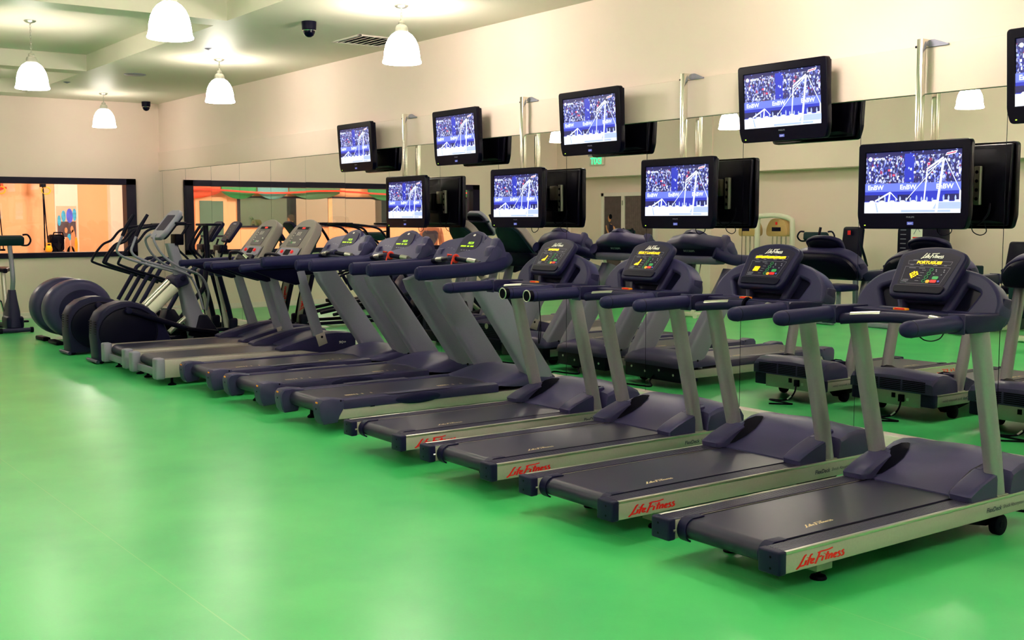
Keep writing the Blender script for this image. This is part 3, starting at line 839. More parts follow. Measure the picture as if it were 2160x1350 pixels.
    # arms and grips
    for s in (-1, 1):
        mb = MB()
        pts = [(s * .382, y, 1.128 + .0 * y) for y in (.846, .850, .862, .882, .905)]
        pts += [(s * .382, 1.28, 1.135)]
        mb.tube(pts, [.012, .022, .033, .039, .041, .041], 20)
        g = sub(r, 'hand_grip', mb, M['rubber'])
        MB().tube([(s * .382, .905, 1.128), (s * .382, .909, 1.128)], .0418, 20).build('grip_seam', M['black'], g)
        mb = MB()
        mb.prism([(1.275, 1.115), (1.31, 1.083), (1.60, 1.083), (1.665, 1.15), (1.69, 1.235), (1.62, 1.245), (1.57, 1.172), (1.30, 1.178), (1.275, 1.165)], 'x', s * .340, s * .426, .008)
        arm = sub(r, 'arm_bracket', mb, M['plastic'])
        MB().bb(s * .338, s * .428, 1.268, 1.279, 1.082, 1.182, .004).build('collar', M['plastic_mid'], arm)
    # pulse bar
    mb = MB()
    P = [(-.35 + .05 * i, 1.33 + .10 * (1 - ((-.35 + .05 * i) / .35) ** 2), 1.105 + .022 * (1 - ((-.35 + .05 * i) / .35) ** 2)) for i in range(15)]
    mb.tube(P, .030, 16)
    bar = sub(r, 'pulse_bar', mb, M['plastic'])
    for a, b in ((1, 4), (10, 13)):
        MB().tube([(p[0], p[1] - .004, p[2] + .006) for p in P[a:b + 1]], .0275, 16, flat=(1, .8)).build('pulse_sensor', M['alu'], bar)
    # cross shelf under the shroud
    mb = MB(); mb.bb(-.39, .39, 1.42, 1.60, 1.10, 1.165, .012); sub(r, 'cross_shelf', mb, M['plastic'])
    t = MB(); t.bb(-.10, -.02, 1.44, 1.47, 1.163, 1.176, .003); tg = sub(r, 'safety_clip', t, M['orange'])
    MB().bb(-.09, -.03, 1.4385, 1.441, 1.168, 1.176).build('clip_label', M['red'], tg, False)
    # shroud
    out = roundpoly([(-.405, 0), (.405, 0), (.412, .075), (.392, .125), (.345, .180), (.28, .218), (.18, .242), (-.18, .242), (-.28, .218), (-.345, .180), (-.392, .125), (-.412, .075)], .04)
    pr = roundpoly([(.135, .016), (.262, .016), (.322, .128), (.306, .156), (.216, .186), (.198, .176)], .018)
    pl = [(-x, y) for x, y in pr][::-1]
    tray = roundpoly([(-.118, .008), (.118, .008), (.140, .078), (-.140, .078)], .012)
    mx = frame((0, 1.545, 1.145), (1, 0, 0), (0, .10, .245))
    mb = MB(); mb.plate(out, [pr, pl, tray], .125, .018, mx)
    sh = sub(r, 'console_shroud', mb, M['plastic_mid'])
    mb = MB()
    rings = []
    for k, (sc, d) in enumerate(((1.0, -.120), (.97, -.150), (.85, -.172), (.6, -.182))):
        rings.append([mx @ Vector((x * sc, .12 + (y - .12) * sc, d)) for x, y in out])
    mb.loft(rings)
    sub(sh, 'rear_cover', mb, M['black'])
    mb = MB(); mb.plate(roundpoly([(-.36, .005), (.36, .005), (.35, .17), (.2, .225), (-.2, .225), (-.35, .17)], .03), [], .03, .004, mx @ Matrix.Translation((0, 0, -.036)))
    sub(sh, 'cup_pocket', mb, M['black'])
    # display head
    dx = frame((0, 1.492, 1.252), (1, 0, 0), (0, .60, .80))
    out = roundpoly([(-.165, 0), (.165, 0), (.195, .045), (.196, .245), (.10, .280), (0, .290), (-.10, .280), (-.196, .245), (-.195, .045)], .035)
    out = roundpoly([(-.150, -.005), (.150, -.005), (.168, .03), (.190, .248), (.10, .283), (0, .292), (-.10, .283), (-.190, .248), (-.168, .03)], .03)
    mb = MB(); mb.plate(out, [], .046, .014, dx)
    hd = sub(r, 'display_head', mb, M['plastic'])
    mb = MB(); rings = []
    for sc, d in ((.96, -.04), (.9, -.054), (.74, -.066), (.5, -.07)):
        rings.append([dx @ Vector((x * sc, .14 + (y - .14) * sc, d)) for x, y in out])
    mb.loft(rings); sub(hd, 'head_back', mb, M['black'])
    def face(sx_, z): return dx @ Matrix.Translation((0, 0, z))
    mb = MB(); mb.plate(roundpoly([(-.138, .052), (.138, .052), (.168, .236), (.09, .264), (-.09, .264), (-.168, .236)], .015), [], .002, .0005, face(0, .0012))
    sub(hd, 'display_face', mb, mat('console_face', (26, 23, 46), .42, spec=.15, var=.04, scale=100))
    mb = MB(); mb.plate(roundpoly([(-.140, .006), (.140, .006), (.150, .045), (-.150, .045)], .014), [], .012, .004, face(0, .008)); sub(hd, 'palm_pad', mb, M['black'])
    decal(hd, 'head_lettering', LOGO, dx @ Matrix.Translation((-.062, .225, .0032)), M['white'], .040, .030)
    def lines(pts, t, m, nm):
        mb = MB()
        for a, b in pts:
            a = Vector(a); b = Vector(b); n = (b - a).normalized(); n = Vector((-n.y, n.x)) * t
            mb.add([dx @ Vector((*(a + n), .0030)), dx @ Vector((*(a - n), .0030)), dx @ Vector((*(b - n), .0030)), dx @ Vector((*(b + n), .0030))], [[0, 1, 2, 3]])
        return mb.build(nm, m, hd, smooth=False)
    lines([((-.122, .062), (.112, .062)), ((.112, .062), (.134, .168)), ((.134, .168), (-.134, .168)), ((-.134, .168), (-.122, .062)),
           ((-.125, .184), (.127, .184)), ((.127, .184), (.132, .206)), ((.132, .206), (-.130, .206)), ((-.130, .206), (-.125, .184))], .0007, M['grey_print'], 'panel_outline')
    def rect(x, y, w, h, m, nm, par=hd, z=.0034):
        mb = MB(); mb.plate(rrect(x - w / 2, x + w / 2, y - h / 2, y + h / 2, min(w, h) * .3, 3), [], .002, .0004, dx @ Matrix.Translation((0, 0, z + .001)))
        return mb.build(nm, m, par)
    rect(.072, .102, .034, .018, M['green_btn'], 'go_button'); rect(.068, .080, .036, .017, M['red_btn'], 'stop_button')
    rect(.036, .078, .020, .018, M['amber_btn'], 'pause_button'); rect(.098, .081, .010, .009, M['blue_btn'], 'cool_down_button')
    for k in range(4):
        a = MB(); a.tube([dx @ Vector((.012 + .006 * k + .010 * math.cos(t), .080 + .024 * k + .009 * math.sin(t), .0034)) for t in [2 * PI * j / 14 for j in range(14)]], .0012, 5, closed=True)
        a.build('workout_button', M['green_btn'], hd)
    mb = MB()
    for (x, y) in ((.058, .152), (.062, .142), (.054, .126), (.106, .152), (.108, .140), (.100, .122)): mb.box(dx @ Vector((x, y, .0032)), (.007, .006, .001), rot=dx.to_3x3().to_4x4())
    for k in range(5): mb.box(dx @ Vector((-.030 + .004 * k, .080 + .017 * k, .0032)), (.022, .0022, .0008), rot=dx.to_3x3().to_4x4())
    for (x, y, w) in ((-.088, .160, .04), (-.03, .160, .036), (-.098, .084, .036), (-.1, .076, .04), (-.102, .069, .03), (-.09, .211, .03), (-.03, .2115, .022), (.03, .212, .02), (-.1, .179, .02), (-.04, .179, .018), (.04, .179, .024), (.1, .179, .016)):
        mb.box(dx @ Vector((x, y, .0032)), (w, .0026, .0008), rot=dx.to_3x3().to_4x4())
    mb.build('panel_lettering', M['grey_print'], hd, False)
    # side lettering
    for s in (-1, 1):
        xd = (0, 1, 0) if s > 0 else (0, -1, 0)
        y0 = .105 if s > 0 else .425
        decal(r, 'side_lettering', LOGO, frame((s * .3992, y0 + .012 * s, .138), xd, (0, 0, 1)), M['red'], .100, .046)
        y1 = 1.565 if s > 0 else 1.95
        g1 = text_geo('FlexDeck', .034, .15, .0006, .135); g2 = text_geo('Shock Absorption System', .026, .15, 0, .27)
        decal(r, 'deck_lettering', g1, frame((s * .3992, y1, .155), xd, (0, 0, 1)), M['navy_print'])
        decal(r, 'deck_lettering', g2, frame((s * .3992, y1 + .15 * s, .158), xd, (0, 0, 1)), M['navy_print'])
    r['_dx'] = 1
    return r, dx
TA, TA_DX = make_treadmill_a(); del TA['_dx']
A_X = [16.589, 15.498, 14.405, 13.333]; A_Y = [-3.249, -3.243, -3.222, -3.20]
A_L = ['black treadmill with silver rails closest to the camera, amber display reading PORTUGUES',
       'black silver-railed treadmill with a strap on its pulse bar, second from the camera',
       'black silver-railed treadmill with a wire loop below its grip, third from the camera',
       'black treadmill with silver rails, fourth from the camera, beside a violet-grey one']
def amber_text(par, s):
    decal(par, 'amber_lettering', text_geo(s, .024, .12, .0009, min(.21, .0165 * len(s))), TA_DX @ Matrix.Translation((-.075 if len(s) < 12 else -.112, .188, .0044)), M['amber'])
def dots(par, cells, px, w, h):
    mb = MB(); rot = TA_DX.to_3x3().to_4x4()
    for (i, j) in cells: mb.box(TA_DX @ Vector((-.088 + px * i + .0015 * j, .098 + px * j, .004)), (w, h, .0012), rot=rot)
    mb.build('dot_matrix', M['amber'], par, False)
for i in range(4):
    t = TA if i == 0 else copy_tree(TA)
    t.location = (A_X[i], A_Y[i], 0); tag(t, A_L[i], 'treadmill', 'treadmills with silver rails')
ta = [o for o in COL.objects if o.get('group') == 'treadmills with silver rails']
head = lambda t: [c for c in t.children if c.name.startswith('display_head')][0]
for i, t in enumerate(ta):
    h = head(t)
    if i == 0: amber_text(h, 'PORTUGUES')
    elif i == 2: amber_text(h, 'SELECT LANGUAGE')
    else:
        mb = MB(); rot = TA_DX.to_3x3().to_4x4()
        n = 15 if i == 1 else 8
        for k in range(n): mb.box(TA_DX @ Vector((-.112 + .0155 * k + (.04 if i == 3 else 0), .195 + .0012 * ((k * 7) % 3), .004)), (.0135, .015, .0012), rot=rot)
        mb.build('amber_lettering', M['amber'], h, False)
    if i == 0: dots(h, [(0, 3), (1, 4), (2, 5), (3, 4), (4, 5), (5, 4), (6, 3), (5, 2), (4, 1), (3, 0), (2, 1), (1, 2), (3, 3), (2, 2)], .0072, .0078, .0074)
    elif i == 1: dots(h, [(a, b) for a in range(5) for b in range(4)], .0078, .0085, .0085)
    else: dots(h, [(0, 0), (1, 0), (2, 0), (3, 0), (4, 0), (1, 1), (2, 1), (3, 1), (4, 1), (3, 2), (4, 2), (4, 3), (4, 4), (4, 5)], .0078, .0085, .0085)
def open_end(t, s):
    mb = MB(); mb.tube([(s * .382, .846 + .0 * k, 1.128) if 0 else (s * .382 + .038 * math.cos(a), .843, 1.128 + .038 * math.sin(a)) for a in [2 * PI * k / 20 for k in range(20)]], .004, 6, closed=True)
    e_ = mb.build('grip_ring', M['alu'], t)
    MB().cyl((s * .382, .842, 1.128), (s * .382, .90, 1.128), .0385, 20).build('open_end', M['deep'], e_)
open_end(ta[3], 1); open_end(ta[2], -1)
# small differences of single units
mb = MB(); mb.tube([(-.02, 1.425 + .035 * math.cos(a), 1.126 + .035 * math.sin(a)) for a in [2 * PI * k / 14 for k in range(14)]], .009, 6, closed=True, flat=(1, 2)); mb.build('strap', M['deep'], ta[1])
mb = MB(); mb.tube(spline([(-.382, .95, 1.09), (-.382, .955, 1.02), (-.38, .96, .93), (-.40, .975, .86), (-.385, .95, .80), (-.365, .93, .85), (-.379, .955, .93)]), .0035, 6); mb.build('wire_loop', M['deep'], ta[2])
mb = MB(); mb.tube(spline([(.382, .98, 1.088), (.382, 1.02, 1.07), (.382, 1.08, 1.062), (.382, 1.14, 1.07), (.382, 1.17, 1.092)]), .003, 6); mb.build('wire_loop', M['deep'], ta[0])

# ---------------- type B: violet-grey shells, wide winged console (three)
def make_treadmill_b():
    r = empty('treadmill', (0, 0, 0))
    for s in (-1, 1):
        mb = MB(); mb.prism([(.12, .098), (2.2, .098), (2.2, .178), (.15, .178)], 'x', s * .32, s * .405, .003)
        sub(r, 'side_rail', mb, M['silver'])
        # moulded foot platform with an oval bulge on its flank
        mb = MB(); prof = [(.285, .2), (.285, .242), (.30, .252), (.36, .252), (.40, .243), (.412, .225), (.412, .176), (.285, .176)]
        mb.loft([[Vector((s * x, y, z)) for x, z in prof] for y in (.21, 1.68)])
        ft = sub(r, 'foot_platform', mb, M['plastic_mid'])
        mb = MB()
        rings = []
        for sc, d in ((1, .0), (1, .006), (.85, .012), (.5, .016)):
            rings.append([Vector((s * (.411 + d), .88 + .21 * sc * math.cos(a), .205 + .043 * sc * math.sin(a))) for a in [2 * PI * k / 28 for k in range(28)]])
        mb.loft(rings); sub(ft, 'flank_oval', mb, M['plastic'])
        MB().bb(s * .295, s * .385, .62, 1.22, .2515, .254, .001).build('tread_insert', M['rail_top'], ft)
        MB().bb(s * .413, s * .4145, .44, .48, .172, .180, .001).build('clip_hole', M['deep'], ft)
        # sculpted rear cap
        mb = MB(); prof = [(.0, .20), (.004, .235), (.03, .262), (.10, .268), (.215, .252), (.215, .19), (.17, .12), (.155, .075), (.04, .068), (.015, .10), (.004, .15)]
        rings = []
        for x, k in ((.285, .9), (.296, 1), (.395, 1), (.41, .97), (.416, .88)):
            rings.append([Vector((s * x, .108 + (y - .108) * k, .17 + (z - .17) * k)) for y, z in prof])
        mb.loft(rings); cp = sub(r, 'rear_cap', mb, M['plastic_hi'])
        MB().bb(s * .34, s * .37, -.001, .006, .232, .245, .002).build('roller_mark', M['orange'], cp)
        MB().cyl((s * .35, -.002, .19), (s * .35, .006, .19), .007, 10).build('screw_hole', M['deep'], cp)
        MB().cyl((s * .417, .18, .245), (s * .410, .18, .245), .008, 10).build('screw_hole', M['deep'], cp)
    prof = [(.13, .2415)] + arc(.13, .184, .0575, 90, 270, 10)[1:] + [(1.9, .127), (1.9, .2415)]
    mb = MB(); mb.prism(prof, 'x', -.275, .275); belt = sub(r, 'running_belt', mb, M['belt'])
    mb = MB()
    for y0 in (.35, 1.22):
        for k, o in enumerate((0, .018, .036, .054, .075, .10, .15, .23)): mb.bb(.150, .185, y0 + o, y0 + o + .010, .2416, .2422)
    sub(belt, 'belt_marks', mb, M['cream'], smooth=False)
    mb = MB(); mb.bb(-.32, .32, .2, 2.2, .125, .21); sub(r, 'deck', mb, M['deep'], smooth=False)
    for s in (-1, 1):
        mb = MB(); mb.lathe([(.04, 0), (.042, .01), (.02, .03), (.012, .12)], 16, Matrix.Translation((s * .33, .3, 0))); sub(r, 'levelling_foot', mb, M['deep'])
        mb = MB(); mb.cyl((s * .33 - .02, 2.1, .055), (s * .33 + .02, 2.1, .055), .055, 20, bev=.006); sub(r, 'transport_wheel', mb, M['deep'])
    # low rounded hood
    mb = MB(); rings = []
    cp = [(1.62, .236), (1.63, .252), (1.75, .278), (1.88, .312), (2.0, .334), (2.14, .335), (2.25, .315), (2.31, .28), (2.33, .235), (2.33, .20)]
    for x, kz, dy in ((-.432, .35, .22), (-.425, .62, .12), (-.40, .82, .06), (-.33, .95, .0), (-.2, 1.0, .03), (0, 1.03, .07), (.2, 1.0, .03), (.33, .95, 0), (.40, .82, .06), (.425, .62, .12), (.432, .35, .22)):
        rings.append([Vector((x, y + dy * (2.0 - y) / .4 if y < 2.0 else y - dy * .3 * (y - 2.0) / .3, .20 + (z - .20) * kz)) for y, z in cp])
    mb.loft(rings); sub(r, 'motor_hood', mb, M['plastic_hi'])
    mb = MB(); mb.bb(-.40, .40, 2.06, 2.30, .06, .21, .012); fp = sub(r, 'front_base', mb, M['black'])
    mb = MB()
    for k in range(4): mb.cyl((-.3 + .2 * k, 2.301, .16 - .03 * (k % 2)), (-.3 + .2 * k, 2.304, .16 - .03 * (k % 2)), .012, 10)
    sub(fp, 'screws', mb, M['alu'])
    mb = MB(); mb.tube(spline([(.02, 2.3, .1), (.03, 2.36, .05), (.1, 2.4, .012), (.0, 2.46, .01), (-.2, 2.5, .01), (-.1, 2.62, .01)]), .008, 8); sub(r, 'power_cord', mb, M['deep'])
    for s in (-1, 1):
        mb = MB(); rings = []
        for y, z, wy in ((2.145, .215, .125), (2.12, .30, .120), (1.60, 1.03, .110), (1.555, 1.12, .10)):
            rings.append([Vector((s * .365 + x * .062, y + q * wy, z + q * .03)) for x, q in rrect(-1, 1, -1, 1, .35, 3)])
        mb.loft(rings); up = sub(r, 'upright', mb, M['steel_grey'])
        MB().cyl((s * .43, 2.10, .27), (s * .425, 2.10, .27), .012, 10).build('bolt', M['deep'], up)
        # thick handrail running forward and curling up into the wing
        mb = MB(); P = spline([(s * .40, .872, 1.206), (s * .40, 1.10, 1.212), (s * .40, 1.45, 1.225), (s * .405, 1.62, 1.242), (s * .40, 1.74, 1.275), (s * .36, 1.82, 1.31)], 5)
        n = len(P); rs = [.02, .045, .055] + [.058] * (n - 3)
        P = [P[0], P[0] + Vector((0, .008, 0)), P[0] + Vector((0, .03, 0))] + P[1:]
        mb.tube(P, [.02, .045, .055] + [.058] * (n - 1), 20, flat=(1.0, .72)); sub(r, 'handrail', mb, M['rubber'])
        # side wing of the console
        mb = MB(); rings = []
        pw = [(1.58, 1.25), (1.583, 1.37), (1.60, 1.405), (1.645, 1.42), (1.665, 1.475), (1.69, 1.485), (1.72, 1.45), (1.755, 1.36), (1.765, 1.27), (1.745, 1.23)]
        for x, k in ((.340, .98), (.347, 1.0), (.392, 1.0), (.412, .97), (.424, .90)):
            rings.append([Vector((s * x, 1.74 + (y - 1.74) * k, 1.33 + (z - 1.33) * k * (.62 if s < 0 and z > 1.33 else 1))) for y, z in pw])
        mb.loft(rings); sub(r, 'console_wing', mb, M['plastic_hi'])
    # console: face leaning back, arched centre
    mx = frame((0, 1.585, 1.315), (1, 0, 0), (0, .62, .79))
    out = [(-.335, -.02), (-.20, -.045), (-.12, -.06), (.22, -.06), (.30, -.03), (.335, -.02), (.335, .105), (.27, .14), (.225, .235), (.16, .272), (.06, .288), (-.04, .272), (-.11, .235), (-.15, .19), (-.335, .105)]
    out = [(-.335, -.02), (-.20, -.045), (-.14, -.06), (.14, -.06), (.20, -.045), (.335, -.02), (.335, .105), (.185, .165), (.15, .225), (.10, .262), (0, .280), (-.10, .262), (-.15, .225), (-.185, .165), (-.335, .105)]
    mb = MB(); mb.plate(roundpoly(out, .02), [], .055, .008, mx); con = sub(r, 'console', mb, M['plastic_mid'])
    # back shell seen in the mirrors
    mb = MB(); rings = []
    shell = roundpoly([(-.425, -.07), (.425, -.07), (.44, .125), (.37, .185), (.24, .222), (.16, .246), (.09, .272), (-.09, .272), (-.16, .246), (-.24, .222), (-.37, .185), (-.44, .125)], .06)
    for sc, d in ((.97, -.035), (1.0, -.07), (.99, -.11), (.90, -.15), (.72, -.172), (.40, -.18)):
        rings.append([mx @ Vector((x * (sc + 1) / 2, .12 + (y - .12) * sc, d - .05 * (abs(x) / .43) ** 2 * -1)) for x, y in shell])
    mb.loft(rings); bs_ = sub(con, 'back_shell', mb, M['plastic_hi'])
    decal(bs_, 'back_lettering', text_geo('PRECOR', .034, 0, .0012, .16), frame(mx @ Vector((.08, .135, -.181)), (-1, 0, 0), (0, .62, .79)), M['white'])
    rot = mx.to_3x3().to_4x4()
    mb = MB(); mb.plate(roundpoly([(-.115, -.035), (.115, -.035), (.150, .155), (.11, .235), (0, .258), (-.11, .235), (-.150, .155)], .02), [], .008, .002, mx @ Matrix.Translation((0, 0, .007))); sub(con, 'display_panel', mb, M['plastic'])
    for a_, b_ in ((-.31, -.165), (.165, .31)):
        mb = MB(); mb.plate(rrect(a_, b_, -.005, .105, .015), [], .004, .001, mx @ Matrix.Translation((0, 0, .003))); sub(con, 'side_panel', mb, M['plastic'])
    mb = MB()
    for k in range(7):
        for j in range(2 + (k % 2)): mb.box(mx @ Vector((-.29 + .05 * j, .008 + .014 * k, .0045)), (.028, .003, .001), rot=rot)
        mb.box(mx @ Vector((.2 + .03 * (k % 3), .01 + .013 * k, .0045)), (.02, .003, .001), rot=rot)
    for k in range(9): mb.box(mx @ Vector((-.085 + .021 * k, -.004, .0078)), (.011, .006, .001), rot=rot)
    for k in range(4): mb.box(mx @ Vector((-.06 + .04 * k, .07, .0078)), (.024, .005, .001), rot=rot)
    mb.build('panel_lettering', M['grey_print'], con, False)
    mb = MB(); mb.add([mx @ Vector((.105 * math.cos(a), .030 + .014 * math.sin(a), .008)) for a in [2 * PI * k / 24 for k in range(24)]], [list(range(24))]); mb.build('tray_slot', M['deep'], con, False)
    mb = MB(); mb.add([mx @ Vector((.018 * math.cos(a), .232 + .011 * math.sin(a), .0085)) for a in [2 * PI * k / 20 for k in range(20)]], [list(range(20))]); mb.build('badge', M['white'], con, False)
    mb = MB(); mb.box(mx @ Vector((0, .012, .0082)), (.05, .01, .001), rot=rot); mb.build('start_button', M['green_btn'], con, False)
    g = text_geo('PRECOR', .034, .1, .0005, .085); mb = MB(); mb.add([mx @ Vector((v.x - .02, .135 + v.y, .009)) for v in g[0]], g[1])
    mb.build('lime_lettering', M['lime'], con, False)
    mb = MB()
    for k in range(12):
        if k not in (5, 8): mb.box(mx @ Vector((-.10 + .0165 * k, .112, .009)), (.013, .013, .001), rot=rot)
    mb.build('lime_text', M['lime'], con, False)
    # cross bar with hub and pulse grips
    mb = MB(); mb.tube(spline([(-.37, 1.52, 1.275), (-.25, 1.53, 1.285), (-.10, 1.50, 1.300), (0, 1.49, 1.305), (.10, 1.50, 1.300), (.25, 1.53, 1.285), (.37, 1.52, 1.27)], 4), .021, 12); cb = sub(r, 'cross_bar', mb, M['black'])
    MB().cyl((-.045, 1.488, 1.309), (.045, 1.488, 1.309), .030, 16, bev=.008).build('hub', M['plastic_mid'], cb)
    for s in (-1, 1): MB().tube([(s * .20, 1.519, 1.294), (s * .31, 1.528, 1.284)], .0225, 12).build('pulse_sensor', M['alu'], cb)
    mb = MB(); mb.bb(-.36, .36, 1.66, 1.80, 1.19, 1.27, .02); sub(r, 'support_beam', mb, M['steel_grey'])
    return r
TB = make_treadmill_b()
B_X = [11.88, 10.765, 9.69]; B_Y = [-3.065, -3.065, -3.075]
B_L = ['violet-grey treadmill with winged console, closest to the camera of the three',
       'violet-grey treadmill with winged console, the middle one of the three',
       'violet-grey treadmill with winged console, next to the two warm grey treadmills']
for i in range(3):
    t = TB if i == 0 else copy_tree(TB)
    t.location = (B_X[i], B_Y[i], 0); tag(t, B_L[i], 'treadmill', 'treadmills with winged consoles')
tb = [o for o in COL.objects if o.get('group') == 'treadmills with winged consoles']
for t in tb[:2]:
    mb = MB(); mb.tube([(.055, 1.488 + .027 * math.cos(a), 1.306 + .027 * math.sin(a)) for a in [2 * PI * k / 12 for k in range(12)]], .008, 6, closed=True, flat=(1, 1.6))
    mb.tube([(.05, 1.455, 1.30), (.055, 1.44, 1.26), (.06, 1.445, 1.235)], .007, 6); mb.tube([(.02, 1.47, 1.335), (-.03, 1.46, 1.34), (-.04, 1.47, 1.32)], .007, 6)
    mb.build('red_strap', M['red_fabric'], t)

# ---------------- type C: warm grey, tall slanted console (two)
def make_treadmill_c():
    r = empty('treadmill', (0, 0, 0))
    for s in (-1, 1):
        mb = MB(); mb.prism([(.05, .08), (2.1, .09), (2.1, .255), (.05, .262)], 'x', s * .315, s * .415, .008); sr = sub(r, 'side_rail', mb, M['silver'])
        mb = MB()
        for k in range(6): mb.bb(s * (.325 + .014 * k), s * (.333 + .014 * k), .06, 1.35, .2605, .2635)
        sub(sr, 'foot_ribs', mb, M['grey_console'], smooth=False)
        mb = MB(); mb.bb(s * .305, s * .425, -.03, .065, .068, .28, .02, 3); sub(r, 'rear_cap', mb, M['steel_grey'])
    prof = [(.11, .262)] + arc(.11, .206, .056, 90, 270, 10)[1:] + [(1.8, .15), (1.8, .262)]
    mb = MB(); mb.prism(prof, 'x', -.30, .30); sub(r, 'running_belt', mb, M['belt'])
    mb = MB(); mb.bb(-.315, .315, .16, 2.05, .11, .245); sub(r, 'deck', mb, M['steel_grey'], smooth=False)
    mb = MB(); mb.bb(-.31, .31, .02, .05, .09, .16, .004); sub(r, 'rear_crossbar', mb, M['steel_grey'])
    for s in (-1, 1):
        mb = MB(); mb.lathe([(.04, 0), (.042, .01), (.015, .025), (.012, .10)], 16, Matrix.Translation((s * .36, .15, 0))); sub(r, 'levelling_foot', mb, M['deep'])
        mb = MB(); mb.bb(s * .36 - .03, s * .36 + .03, 1.85, 2.0, 0, .09, .01); sub(r, 'front_foot', mb, M['deep'])
    mb = MB()
    cp = [(1.50, .262), (1.51, .28), (1.64, .32), (1.80, .372), (1.95, .405), (2.08, .40), (2.16, .385), (2.18, .36), (2.18, .16)]
    rings = []
    for x, k in ((-.27, .97), (-.1, 1), (.1, 1), (.27, .97)): rings.append([Vector((x, y, .26 + (z - .26) * k if z > .26 else z)) for y, z in cp])
    mb.loft(rings)
    for s in (-1, 1):
        sp = [(1.29, .265), (1.295, .285), (1.32, .302), (1.48, .345), (1.66, .39), (1.82, .42), (1.96, .43), (2.1, .42), (2.17, .40), (2.18, .37), (2.18, .14), (1.5, .262)]
        rings = []
        for x, k, dy in ((.245, .55, .12), (.26, .9, .05), (.285, 1.0, .0), (.395, 1.0, 0), (.415, .94, .0), (.42, .8, .02)):
            rings.append([Vector((s * x, y + dy * (2.18 - y) / .9, .262 + (z - .262) * k if z > .262 else z)) for y, z in sp])
        mb.loft(rings)
    hood = sub(r, 'motor_hood', mb, M['plastic_mid'], ang=30)
    decal(hood, 'hood_lettering', text_geo('90+', .04, .1, .0006, .085), frame((.4205, 1.98, .30), (0, 1, 0), (0, 0, 1)), M['white'])
    for s in (-1, 1):
        mb = MB(); mb.bb(s * .40, s * .4155, 1.36, 1.42, .275, .285, .002); sub(hood, 'red_mark', mb, M['red'])
    mb = MB()
    for k in range(7): mb.bb(-.34, .34, 2.178, 2.184, .20 + .022 * k, .211 + .022 * k)
    sub(hood, 'vent_slots', mb, M['deep'], smooth=False)
    mb = MB(); mb.lathe([(.035, 0), (.035, .004), (.02, .006)], 18, Matrix.Translation((0, 2.184, .33)) @ Matrix.Rotation(-PI / 2, 4, 'X')); sub(hood, 'badge', mb, M['alu'])
    mb = MB(); mb.bb(-.40, .40, 2.10, 2.20, .05, .18, .008); sub(r, 'front_base', mb, M['black'])
    for s in (-1, 1):
        mb = MB(); mb.tube([(s * .375, 1.80, .262), (s * .375, 1.71, .55), (s * .375, 1.575, 1.0), (s * .375, 1.55, 1.10)], [.062, .060, .055, .054], 20, flat=(1.0, .72), up=(0, 1, 0), sq=.2)
        up = sub(r, 'upright', mb, M['steel_grey'])
        mb = MB(); mb.box((s * .418, 1.772, .36), (.012, .11, .13), .004, rot=('X', R_(17))); pl = sub(up, 'base_plate', mb, M['silver'])
        MB().cyl((s * .424, 1.775, .385), (s * .4255, 1.775, .385), .014, 10).build('bolt_hole', M['deep'], pl)
        mb = MB(); P = [(s * .38, .872, 1.14), (s * .38, .882, 1.14), (s * .38, .90, 1.141), (s * .38, 1.5, 1.165), (s * .36, 1.66, 1.17)]
        mb.tube(P, [.015, .034, .040, .040, .038], 16); sub(r, 'handrail', mb, M['rubber'])
        mb = MB(); mb.prism([(1.00, 1.115), (1.62, 1.13), (1.60, .965), (1.50, .95), (1.26, 1.02), (1.08, 1.09)], 'x', s * .345, s * .40, .01); sub(r, 'skirt', mb, M['black'])
    # pulse hoop and lever under the console
    mb = MB(); mb.tube(spline([(-.30, 1.46, 1.17), (-.20, 1.42, 1.24), (-.10, 1.40, 1.27), (.10, 1.40, 1.27), (.20, 1.42, 1.24), (.30, 1.46, 1.17)], 4), .018, 12); pb = sub(r, 'pulse_bar', mb, M['black'])
    for s in (-1, 1): MB().cyl((s * .2, 1.42, 1.24), (s * .26, 1.44, 1.20), .02, 12).build('pulse_sensor', M['chrome'], pb)
    mb = MB(); mb.prism([(1.45, 1.05), (1.75, 1.05), (1.80, 1.22), (1.55, 1.22)], 'x', -.36, .36, .015); sub(r, 'lower_console', mb, M['black'])
    # tall console
    mx = frame((0, 1.545, 1.215), (1, 0, 0), (0, .60, .80))
    out = roundpoly([(-.30, -.06), (-.25, -.02), (.25, -.02), (.30, -.06), (.345, -.05), (.285, .22), (.245, .42), (.16, .50), (.05, .525), (-.05, .525), (-.16, .50), (-.245, .42), (-.285, .22), (-.345, -.05)], .04)
    mb = MB(); mb.plate(out, [], .10, .014, mx); con = sub(r, 'console', mb, M['grey_console'])
    mb = MB(); rings = []
    for sc, d in ((.98, -.095), (.93, -.12), (.7, -.14)): rings.append([mx @ Vector((x * sc, .24 + (y - .24) * sc, d)) for x, y in out])
    mb.loft(rings); sub(con, 'back_shell', mb, M['green_pad'])
    mb = MB(); mb.plate(rrect(-.15, .15, .17, .43, .015), [], .006, .002, mx @ Matrix.Translation((0, 0, .005))); sub(con, 'display_panel', mb, mat('console_face_grey', (84, 76, 84), .45, var=.03))
    rot = mx.to_3x3().to_4x4()
    mb = MB(); mb.box(mx @ Vector((0, .408, .006)), (.27, .032, .002), rot=rot); sub(con, 'readout_strip', mb, M['deep'], smooth=False)
    mb = MB()
    for k in range(4): mb.box(mx @ Vector((-.01 + .018 * k, .409, .0078)), (.014, .018, .001), rot=rot)
    sub(con, 'red_digits', mb, M['red_led'], smooth=False)
    mb = MB()
